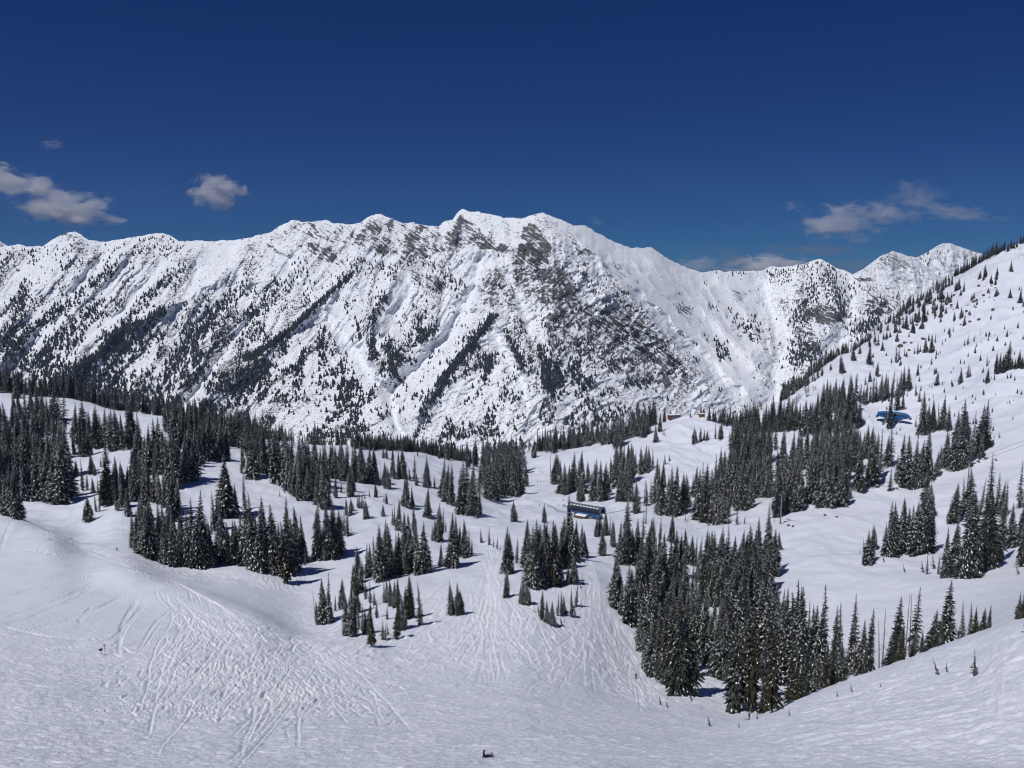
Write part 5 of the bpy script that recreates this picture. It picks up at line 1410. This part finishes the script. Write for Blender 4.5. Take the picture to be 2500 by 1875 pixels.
# ------------------------------------------------------------------ people
M_SKIN = mat('skin', (0.45, 0.28, 0.20), 0.6)
CLOTH = {k: worn(k + '_cloth', c, rough=0.85) for k, c in {'black': (0.015, 0.015, 0.02), 'navy': (0.02, 0.028, 0.06), 'grey': (0.10, 0.11, 0.13), 'blue': (0.02, 0.12, 0.42), 'red': (0.32, 0.04, 0.03), 'brown': (0.10, 0.06, 0.05)}.items()}
M_HELM = {'dark': mat('dark_helmet', (0.02, 0.02, 0.025), 0.35), 'white': mat('white_helmet', (0.7, 0.7, 0.7), 0.4), 'orange': mat('orange_helmet', (0.7, 0.2, 0.06), 0.4)}
def skin_body(joints, edges, radii, root, m, name='body'):
    me = bpy.data.meshes.new(name); me.from_pydata(joints, edges, []); me.materials.append(m)
    o = bpy.data.objects.new(name, me); COL.objects.link(o)
    md = o.modifiers.new('skin', 'SKIN'); md.use_smooth_shade = True
    sv = me.skin_vertices[0].data if len(me.skin_vertices) else None
    if sv is None:
        bpy.context.view_layer.objects.active = o
    for i, r in enumerate(radii): me.skin_vertices[0].data[i].radius = (r, r * 0.85)
    me.skin_vertices[0].data[root].use_root = True
    sub = o.modifiers.new('sub', 'SUBSURF'); sub.levels = 1; sub.render_levels = 2
    return o
POSES = {
 'stand': dict(j=[(0,0,.95),(0,0,1.15),(0,0,1.38),(0,0,1.50),(0,.02,1.63), (.10,0,.90),(.13,.06,.50),(.13,-.02,.10),(.13,.10,.05), (-.10,0,.90),(-.13,.06,.50),(-.13,-.02,.10),(-.13,.10,.05),
                    (.19,0,1.40),(.27,.05,1.15),(.25,.25,1.0), (-.19,0,1.40),(-.27,.05,1.15),(-.25,.25,1.0)]),
 'ski': dict(j=[(0,-.05,.80),(0,.02,1.0),(0,.14,1.22),(0,.20,1.34),(0,.26,1.45), (.10,-.03,.76),(.14,.18,.45),(.14,-.02,.10),(.14,.12,.05), (-.10,-.03,.76),(-.14,.18,.45),(-.14,-.02,.10),(-.14,.12,.05),
                  (.20,.14,1.24),(.32,.20,1.0),(.30,.42,.92), (-.20,.14,1.24),(-.32,.20,1.0),(-.30,.42,.92)]),
 'sit': dict(j=[(0,0,.12),(0,-.03,.34),(0,-.05,.58),(0,-.03,.70),(0,.02,.84), (.10,.08,.14),(.15,.50,.20),(.16,.90,.12),(.16,.98,.16), (-.10,.08,.14),(-.15,.50,.18),(-.16,.90,.10),(-.16,.98,.15),
                  (.20,-.05,.58),(.30,-.16,.34),(.32,-.26,.08), (-.20,-.05,.58),(-.30,-.10,.34),(-.28,.16,.26)]),
}
EDG = [(0,1),(1,2),(2,3),(3,4),(0,5),(5,6),(6,7),(7,8),(0,9),(9,10),(10,11),(11,12),(2,13),(13,14),(14,15),(2,16),(16,17),(17,18)]
RAD = [.20,.19,.22,.085,.085, .13,.10,.085,.075, .13,.10,.085,.075, .10,.08,.065, .10,.08,.065]
def person(p, rz, pose, cloth, helm, label, gear='skis', sink=0.0):
    e = empty('person', p - Vector((0, 0, sink)), rz, label, 'person')
    J = POSES[pose]['j']
    b = skin_body(J, EDG, RAD, 0, CLOTH[cloth]); b.parent = e
    h = Vector(J[4])
    def ball(c, r, sq=(1, 1, 1), n=10):
        rings = []
        for i in range(1, 8):
            a = math.pi * i / 8
            rings.append([(c[0] + r * sq[0] * math.sin(a) * math.cos(k * 2 * math.pi / n), c[1] + r * sq[1] * math.sin(a) * math.sin(k * 2 * math.pi / n), c[2] + r * sq[2] * math.cos(a)) for k in range(n)])
        return MB().loft(rings)
    ball(h, 0.105, (0.85, 0.95, 1.15)).build('face', M_SKIN, e, True)
    ball(h + Vector((0, -0.025, 0.045)), 0.135, (0.9, 1.05, 0.95)).build('helmet', M_HELM[helm], e, True)
    MB().box(h + Vector((0, 0.10, 0.02)), (0.16, 0.05, 0.07)).build('goggles', M_GLASSD, e)
    if gear == 'skis':
        for s_ in (-1, 1):
            MB().loft([[(s_ * .13 + dx, y, z) for dx, z in ((-.045, z0), (.045, z0), (.045, z0 + .02), (-.045, z0 + .02))] for y, z0 in ((-.8, .0), (.75, .0), (.92, .08))]).build('ski', CLOTH['black'], e)
            hd = J[15] if s_ > 0 else J[18]
            MB().tube(hd, (hd[0] + s_ * .12, hd[1] - .35, 0.02), 0.012, 0.008, 5).build('ski_pole', CLOTH['grey'], e)
    elif gear == 'board':
        y0 = J[8][1]
        MB().loft([[(x, y0 + .02 + dy, z) for dy, z in ((-.02, -.01 + lift), (.10, .14 + lift), (.13, .14 + lift), (.02, -.01 + lift))] for x, lift in ((-.80, .04), (-.6, 0), (.6, 0), (.80, .04))]).build('snowboard', CLOTH['grey'], e)
    return e
def pp(px, py, rz, pose, cloth, helm, label, gear='skis'):
    return person(at(px, py), rz, pose, cloth, helm, label, gear)
p = at(1182, 1849)
person(p, R(-80), 'sit', 'black', 'dark', 'snowboarder in black sitting on the near slope with legs stretched to the right', 'board')
sm = MB()
rs = random.Random(3)
ringset = []
for i in range(6):
    k = 1 - (i / 5) ** 1.6
    ringset.append([((1.15 * k + .02) * math.cos(a) * (1 + .12 * math.sin(3 * a + i)), (0.5 * k + .02) * math.sin(a) * (1 + .1 * math.sin(5 * a)), 0.04 + 0.16 * (i / 5)) for a in [j * 2 * math.pi / 18 for j in range(18)]])
mo = sm.loft(ringset).build('snow_pile', M_ROOFSNOW, None, True)
mo.location = p + Vector((0.9, -1.3, -0.06)); tag(mo, 'small pushed-up pile of snow just below the seated snowboarder', 'snow pile')
pp(285, 1345, R(-70), 'ski', 'black', 'dark', 'lone skier in black on the traverse at the left')
pp(1553, 1657, R(30), 'ski', 'navy', 'dark', 'skier in navy beside the big foreground forest')
pp(1434, 1366, R(-10), 'ski', 'black', 'dark', 'skier in black at the top of the packed run')
pp(1829, 1757, R(80), 'stand', 'navy', 'white', 'skier in navy with a white helmet under the bare spruce trunks')
pp(1317, 1236, R(10), 'stand', 'grey', 'dark', 'skier in grey left of the lift queue')
pp(1330, 1232, R(10), 'stand', 'black', 'dark', 'skier in black at the end of the long queue rail')
pp(1375, 1223, R(-20), 'ski', 'black', 'dark', 'skier in black gliding down behind the short queue rail')
pp(1378, 1235, R(-20), 'stand', 'navy', 'dark', 'skier in navy standing at the short queue rail')
pp(1312, 1178, R(160), 'ski', 'black', 'dark', 'left skier of the pair on the valley run')
pp(1320, 1179, R(170), 'ski', 'brown', 'dark', 'right skier of the pair on the valley run')
pp(1322, 1154, R(160), 'stand', 'grey', 'dark', 'skier in grey farthest up the valley run')
pp(1326, 1155, R(200), 'stand', 'navy', 'dark', 'skier in navy farthest up the valley run')
pp(1891, 1275, R(90), 'stand', 'red', 'orange', 'skier in red left of the orange tower pad')
pp(1937, 1076, R(90), 'stand', 'black', 'dark', 'skier in black in the opening of the forest at the right')
pp(2225, 1023, R(90), 'stand', 'black', 'dark', 'skier in black right of the upper station')
pp(2503, 1542, R(100), 'stand', 'blue', 'dark', 'skier in blue under the tree at the right edge')
pp(1364, 1236, R(-20), 'stand', 'brown', 'dark', 'skier in brown between the two queue rails')

def chair(side, px_target, n_riders, label):
    P = chairs_at[side]
    best = min(range(len(P) - 1), key=lambda i: abs((proj_px(P[i])[0] + proj_px(P[i + 1])[0]) / 2 - px_target))
    a, b = P[best], P[best + 1]
    xa, xb = proj_px(a)[0], proj_px(b)[0]; t = 0 if xb == xa else max(0, min(1, (px_target - xa) / (xb - xa)))
    q = a.lerp(b, t); d = b - a
    c = empty('lift_chair', q, math.atan2(d.y, d.x) - math.pi / 2, label, 'chairlift seat', 'chairs of the long chairlift')
    MB().tube((0, 0, 0.1), (0, 0, -2.3), 0.06, 0.06, 6).build('hanger', M_GREYM, c)
    MB().tube((-1.3, 0, -2.3), (1.3, 0, -2.3), 0.06, 0.06, 6).build('crossbar', M_GREYM, c)
    for x in (-1.3, 1.3): MB().path([(x, 0, -2.3), (x, -.25, -3.3), (x, .35, -3.35)], 0.05).build('side_frame', M_GREYM, c)
    MB().box((0, 0.05, -3.3), (2.6, 0.55, 0.1)).build('seat', M_DARKM, c)
    MB().box((0, -0.27, -2.95), (2.6, 0.08, 0.6)).build('backrest', M_DARKM, c)
    MB().path([(-1.25, .3, -2.75), (1.25, .3, -2.75)], 0.04).build('safety_bar', M_GREYM, c)
    for k in range(n_riders):
        o = c.matrix_basis @ Vector((-0.9 + k * 0.75, 0, 0))
        m_ = Matrix.Translation(c.location) @ Matrix.Rotation(c.rotation_euler.z, 4, 'Z')
        o = m_ @ Vector((-0.7 + k * 0.75, -0.05, -3.36))
        POSES['ride'] = dict(j=[(0,0,.12),(0,-.05,.36),(0,-.06,.60),(0,-.03,.72),(0,.02,.86), (.10,.06,.16),(.12,.45,.18),(.12,.50,-.25),(.12,.60,-.30), (-.10,.06,.16),(-.12,.45,.18),(-.12,.50,-.25),(-.12,.60,-.30), (.20,-.05,.60),(.26,.10,.38),(.2,.30,.35), (-.20,-.05,.60),(-.26,.10,.38),(-.2,.30,.35)])
        person(o, c.rotation_euler.z, 'ride', ('black', 'navy', 'red')[k % 3], 'dark', ('first', 'second', 'third')[k] + ' rider from the left on ' + label.split(' over')[0].replace('chair with', 'the chair with'), 'none')
chair(0, 1543, 2, 'chair with two riders over the trees right of the lower station')
chair(1, 1687, 1, 'chair with one rider over the gap past the first tower')
chair(0, 2192, 0, 'empty chair over the foot of the right-hand clump')
chair(1, 2390, 3, 'chair with three riders just past the third tower')
chair(0, 2433, 0, 'empty chair highest on the rope at the right')

# ------------------------------------------------------------------ huts on the knoll
def hut(px, py, w, d, h, wall, label, rz, glass=True, big=True):
    p = at(px, py); e = empty('hut', p, rz, label, 'hut')
    MB().box((0, 0, h / 2 - 0.4), (w, d, h + 0.8)).build('wall', wall, e)
    MB().box((0, -0.3, h + 0.12), (w + 1.6, d + 2.0, 0.25), rot=Matrix.Rotation(R(-3), 3, 'X')).build('roof', M_RED if big else M_WOODB, e)
    MB().box((0, -0.1, h + 0.5), (w + 1.2, d + 1.5, 0.5), rot=Matrix.Rotation(R(-3), 3, 'X'), taper=0.95).build('roof_snow', M_ROOFSNOW, e)
    if glass:
        n = 3
        for k in range(n):
            f = MB().box((-w * 0.08 + (k - 1) * w * 0.27, -d / 2 - 0.04, h * 0.45), (w * 0.25, 0.08, h * 0.55)).build('window', M_GLASSG, e)
            MB().box((-w * 0.08 + (k - 1) * w * 0.27 + w * 0.13, -d / 2 - 0.08, h * 0.45), (0.18, 0.1, h * 0.6)).build('frame', wall, f)
        MB().box((-w * 0.45, -d / 2 - 0.05, h * 0.35), (w * 0.07, 0.1, h * 0.7)).build('door', M_WOODB, e)
        for x in (-w / 2 - .5, w / 2 + .5): MB().tube((x, -d / 2 - .8, -0.6), (x, -d / 2 - .8, h), 0.14, 0.14, 6).build('porch_post', M_RED, e)
    else:
        MB().box((0, -d / 2 - 0.05, h * 0.4), (1.0, 0.1, h * 0.7)).build('door', M_WOODB, e)
        MB().box((w * 0.3, -d / 2 - 0.05, h * 0.55), (0.9, 0.1, 0.8)).build('window', M_GLASSD, e)
hut(1646, 1022, 12.6, 6.5, 4.6, M_RED, 'dark red flat-roofed hut with grey windows on the knoll', R(14))
hut(1713, 1017, 6.0, 4.5, 3.0, M_TAN, 'small tan timber hut under snow on the knoll top', R(-4), False, False)

# ------------------------------------------------------------------ signs on the near left slope
p = at(257, 1602)
sg_ = empty('trail_sign', p, 0, 'thin trail marker pole with a small orange diamond on the left slope', 'sign')
MB().tube((0, 0, -0.3), (0, 0, 2.6), 0.05, 0.05, 6).build('pole', M_WOODB, sg_)
MB().box((0, -0.06, 2.55), (0.4, 0.04, 0.4), rot=Matrix.Rotation(R(45), 3, 'Y')).build('sign_board', M_ORANGE, sg_)
p = at(247, 1598)
sg_ = empty('trail_sign', p, R(25), 'low dark trail sign just left of the orange marker', 'sign')
MB().tube((0, 0, -0.3), (0, 0, 1.1), 0.05, 0.05, 6).build('pole', M_DARKM, sg_)
MB().box((0, -0.06, 1.15), (0.7, 0.05, 0.55)).build('sign_board', M_DARKM, sg_)

# ------------------------------------------------------------------ rocks breaking the snow
M_ROCK = worn('brown_grey_rock', (0.15, 0.12, 0.10), 0.25, rough=0.95, sc=2.0)
def rock_ob(px, py, size, label, seed):
    r = random.Random(seed); p = at(px, py)
    k = float(depth_scale(p.y, p.z)) * size / 2
    rings = []
    ph = r.uniform(0, 6)
    for i in range(7):
        a = math.pi * (0.06 + 0.88 * i / 6)
        rings.append([(k * math.sin(a) * math.cos(b) * (1 + .28 * math.sin(2 * b + ph)) * r.uniform(.82, 1.15), k * .8 * math.sin(a) * math.sin(b) * r.uniform(.82, 1.15), k * .62 * math.cos(a) + k * .2 + k * .14 * math.sin(3 * b + ph)) for b in [j * 2 * math.pi / 10 for j in range(10)]])
    o = MB().loft(rings).build('rock', M_ROCK)
    o.location = p; o.rotation_euler = (r.uniform(-.3, .3), r.uniform(-.3, .3), r.uniform(0, 6)); tag(o, label, 'rock', 'rocks breaking through the snow')
for i, (px, py, s_, lab) in enumerate([(1917, 1275, 7, 'leftmost small rock right of the orange tower pad'), (1925, 1284, 10, 'largest rock of the three near the orange tower pad'), (1936, 1286, 8, 'flat rock right of the other two near the tower'),
        (2014, 1259, 9, 'lone dark rock on the run below the right forest'), (2043, 1263, 8, 'small dark rock right of the lone one on the run'), (2143, 843, 14, 'brown boulder under bent pines on the right mountainside'),
        (2198, 846, 16, 'reddish boulder alone on the right mountainside'), (2397, 1108, 12, 'dark rock at the foot of the right forest edge'), (2408, 1120, 10, 'lower dark rock at the right forest edge'),
        (1500 + 12, 1735, 4, 'tiny stone below the foreground forest'), (2288, 705, 10, 'rock outcrop near the wooded ridge top'), (2390, 782, 9, 'small rock beside dead trunks on the right mountainside')]):
    rock_ob(px, py, s_, lab, i)

rr_ = random.Random(77)
for i in range(46):
    x_ = rr_.uniform(2190, 2440); y_ = 790 - (x_ - 2200) * 0.42 + rr_.gauss(0, 34)
    if y_ < 742 - (x_ - 2200) * 0.40: continue
    rock_ob(x_, y_, rr_.uniform(4, 11), 'small rock of the scattered band below the wooded ridge top', 200 + i)
    o_ = bpy.data.objects[-1] if False else None
band = sorted((o_ for o_ in COL.objects if o_.get('label', '').startswith('small rock of the scattered')), key=lambda o_: o_.location.x / o_.location.y)
for i, o_ in enumerate(band):
    o_['group'] = 'scattered rocks below the wooded ridge top'; o_['label'] = ordn(i + 1) + ' rock from the left in the scattered band below the wooded ridge top'
# ------------------------------------------------------------------ leafless aspens at the valley mouth
M_ASPEN = worn('bare_aspen_twigs', (0.30, 0.24, 0.19), 0.1, rough=0.9)
def aspen_mesh(seed):
    r = random.Random(seed); m = MB(); tw = MB()
    for b in range(4):
        x0, y0 = r.uniform(-.12, .12), r.uniform(-.12, .12); top = Vector((x0 * 2.4, y0 * 2.4, r.uniform(.75, 1)))
        m.tube((x0, y0, -.05), top, 0.018, 0.006, 5, False)
        for k in range(34):
            t = r.uniform(.3, 1); s0 = Vector((x0, y0, 0)).lerp(top, t); a = r.uniform(0, 6.28); L = .22 * (1.2 - t) * r.uniform(.5, 1.2)
            tw.tube(s0, s0 + Vector((math.cos(a) * L, math.sin(a) * L, L * r.uniform(.5, 1.3))), 0.007, 0.003, 3, False)
    return tri_mesh('trunk', m.V, m.F, mats=[M_ASPEN]), tri_mesh('branches', tw.V, tw.F, mats=[M_ASPEN])
asp = [aspen_mesh(31), aspen_mesh(32)]
AS = [(1972, 968, 30), (1988, 954, 16), (1950, 978, 20), (1944, 985, 20), (1937, 991, 22), (1930, 998, 20), (1924, 1006, 18), (1896, 1026, 26), (1890, 1040, 24), (1884, 1048, 20), (1860, 1000, 22), (2085, 826, 14), (2092, 820, 12), (1620, 1064, 14)]
labs = ['tallest leafless aspen above the forest at the valley mouth', 'small leafless aspen above the tallest one']
for i, (px, py, h) in enumerate(AS):
    p = at(px, py); H = h * float(depth_scale(p.y, p.z)) / 0.98
    e = empty('aspen_tree', p, i * 1.3, labs[i] if i < 2 else ordn(i - 1) + ' leafless aspen down the slope from the tallest one', 'tree', 'leafless aspens at the valley mouth')
    e.scale = (H * 1.2, H * 1.2, H)
    a, b = asp[i % 2]
    tag(link('trunk', a, e), kind='stuff'); tag(link('branches', b, e), kind='stuff')
# ------------------------------------------------------------------ air and clouds
def volume_material(name, build):
    m = bpy.data.materials.new(name); m.use_nodes = True
    t = m.node_tree; t.nodes.clear()
    o = t.nodes.new('ShaderNodeOutputMaterial'); v = t.nodes.new('ShaderNodeVolumePrincipled')
    t.links.new(v.outputs[0], o.inputs['Volume'])
    build(t, v); return m
def hz(t, v):
    v.inputs['Density'].default_value = 2.0e-5
    v.inputs['Color'].default_value = (0.50, 0.68, 0.95, 1)
    v.inputs['Anisotropy'].default_value = 0.1
M_HAZE = volume_material('thin_air', hz)
hb = MB().box((0, 3200, -120), (13200, 6700, 1400)).build('haze', M_HAZE)
tag(hb, 'thin clear mountain air filling the valley', kind='stuff')

def cloud_mat(name, dens, col, scale, thr, seed):
    def b(t, v):
        tc = t.nodes.new('ShaderNodeTexCoord')
        ln = t.nodes.new('ShaderNodeVectorMath'); ln.operation = 'LENGTH'; t.links.new(tc.outputs['Object'], ln.inputs[0])
        nz = t.nodes.new('ShaderNodeTexNoise'); nz.noise_dimensions = '4D'; nz.inputs['W'].default_value = seed
        nz.inputs['Scale'].default_value = scale; nz.inputs['Detail'].default_value = 5.5; nz.inputs['Roughness'].default_value = 0.6; nz.inputs['Distortion'].default_value = 0.5
        t.links.new(tc.outputs['Object'], nz.inputs['Vector'])
        mr = t.nodes.new('ShaderNodeMapRange'); mr.inputs[1].default_value = 1.0; mr.inputs[2].default_value = 0.15; mr.inputs[3].default_value = -0.30; mr.inputs[4].default_value = 0.26
        t.links.new(ln.outputs['Value'], mr.inputs[0])
        ad = t.nodes.new('ShaderNodeMath'); ad.operation = 'ADD'; mm = t.nodes.new('ShaderNodeMath'); mm.operation = 'MULTIPLY_ADD'; mm.inputs[1].default_value = 2.2; mm.inputs[2].default_value = -0.58; t.links.new(nz.outputs[0], mm.inputs[0]); t.links.new(mm.outputs[0], ad.inputs[0]); t.links.new(mr.outputs[0], ad.inputs[1])
        m2 = t.nodes.new('ShaderNodeMapRange'); m2.interpolation_type = 'SMOOTHSTEP'; m2.inputs[1].default_value = thr; m2.inputs[2].default_value = thr + 0.26; m2.inputs[4].default_value = dens
        t.links.new(ad.outputs[0], m2.inputs[0]); t.links.new(m2.outputs[0], v.inputs['Density'])
        v.inputs['Color'].default_value = (*col, 1); v.inputs['Anisotropy'].default_value = 0.0
    return volume_material(name, b)
def cloud(px, py, wpx, hpx, D, dens, col, label, seed, scale=1.9, thr=0.50, tilt=0.0):
    c = world(px, py, D); k = float(depth_scale(D, c[2]))
    rings = []
    for i in range(10, -1, -1):
        a = math.pi * (0.02 + 0.96 * i / 10)
        rings.append([(math.sin(a) * math.cos(b), math.sin(a) * math.sin(b), math.cos(a)) for b in [j * 2 * math.pi / 20 for j in range(20)]])
    m = cloud_mat('cloud_vapour', dens, col, scale, thr, seed)
    o = MB().loft(rings).build('cloud', m)
    o.location = tuple(c); o.scale = (wpx / 2 * k * 1.5, wpx / 2 * k * 0.8, hpx / 2 * k * 1.55); o.rotation_euler = (0, tilt, 0)
    tag(o, label, 'cloud', 'small clouds low in the sky')
    return o
WC, GC = (0.95, 0.94, 0.97), (0.42, 0.42, 0.52)
cloud(530, 467, 106, 70, 9500, 0.0114, WC, 'compact lone cloud above the ridge left of centre', 1.0, 1.7, 0.46)
cloud(40, 448, 215, 84, 9500, 0.0068, WC, 'soft cloud at the left edge, upper of two', 5.0, 1.9, 0.50, R(6))
cloud(158, 508, 215, 84, 9500, 0.0076, WC, 'soft triangular cloud at the left, lower of two', 3.0, 2.0, 0.50, R(4))
cloud(125, 352, 60, 26, 9500, 0.0027, WC, 'faint wisp high above the left clouds', 8.0, 2.4, 0.52)
cloud(2060, 545, 205, 80, 9800, 0.0042, WC, 'ragged pale cloud above the right-hand pass', 11.0, 2.0, 0.50, R(-4))
cloud(2180, 514, 150, 74, 9800, 0.0017, WC, 'thin cloud joining the two ragged ones at the right', 12.0, 2.2, 0.51)
cloud(2245, 480, 120, 80, 9800, 0.0015, WC, 'thin torn cloud reaching highest at the right', 13.0, 2.3, 0.52, R(20))
cloud(2325, 520, 210, 52, 9800, 0.0012, WC, 'faint trailing cloud over the farthest right peak', 14.0, 2.3, 0.52, R(8))
cloud(1935, 502, 50, 30, 9800, 0.0023, WC, 'tiny faint wisp left of the ragged right clouds', 15.0, 2.4, 0.52)
cloud(1458, 540, 34, 24, 9800, 0.0027, WC, 'tiny wisp just right of the second summit', 16.0, 2.4, 0.50)
cloud(1990, 610, 190, 34, 11000, 0.0016, GC, 'long grey-mauve cloud bar above the pass', 17.0, 2.0, 0.47)
cloud(1890, 606, 70, 30, 11000, 0.0016, GC, 'short grey cloud left of the long grey bar', 18.0, 2.0, 0.48)
cloud(1765, 612, 110, 32, 11000, 0.0010, GC, 'faint grey cloud over the low saddle', 19.0, 2.0, 0.49)
cloud(1705, 648, 100, 44, 12500, 0.0030, WC, 'pale cloud peeping over the long right shoulder', 20.0, 2.0, 0.47)
cloud(1790, 640, 90, 34, 12500, 0.0030, GC, 'dark grey cloud between the pale ones behind the saddle', 21.0, 2.0, 0.46)
cloud(1872, 650, 175, 46, 12500, 0.0060, WC, 'bright low cloud behind the saddle ridge', 22.0, 2.2, 0.47)
cloud(2095, 655, 150, 50, 12500, 0.0012, GC, 'grey cloud behind the notch left of the rocky peak', 23.0, 2.0, 0.47)
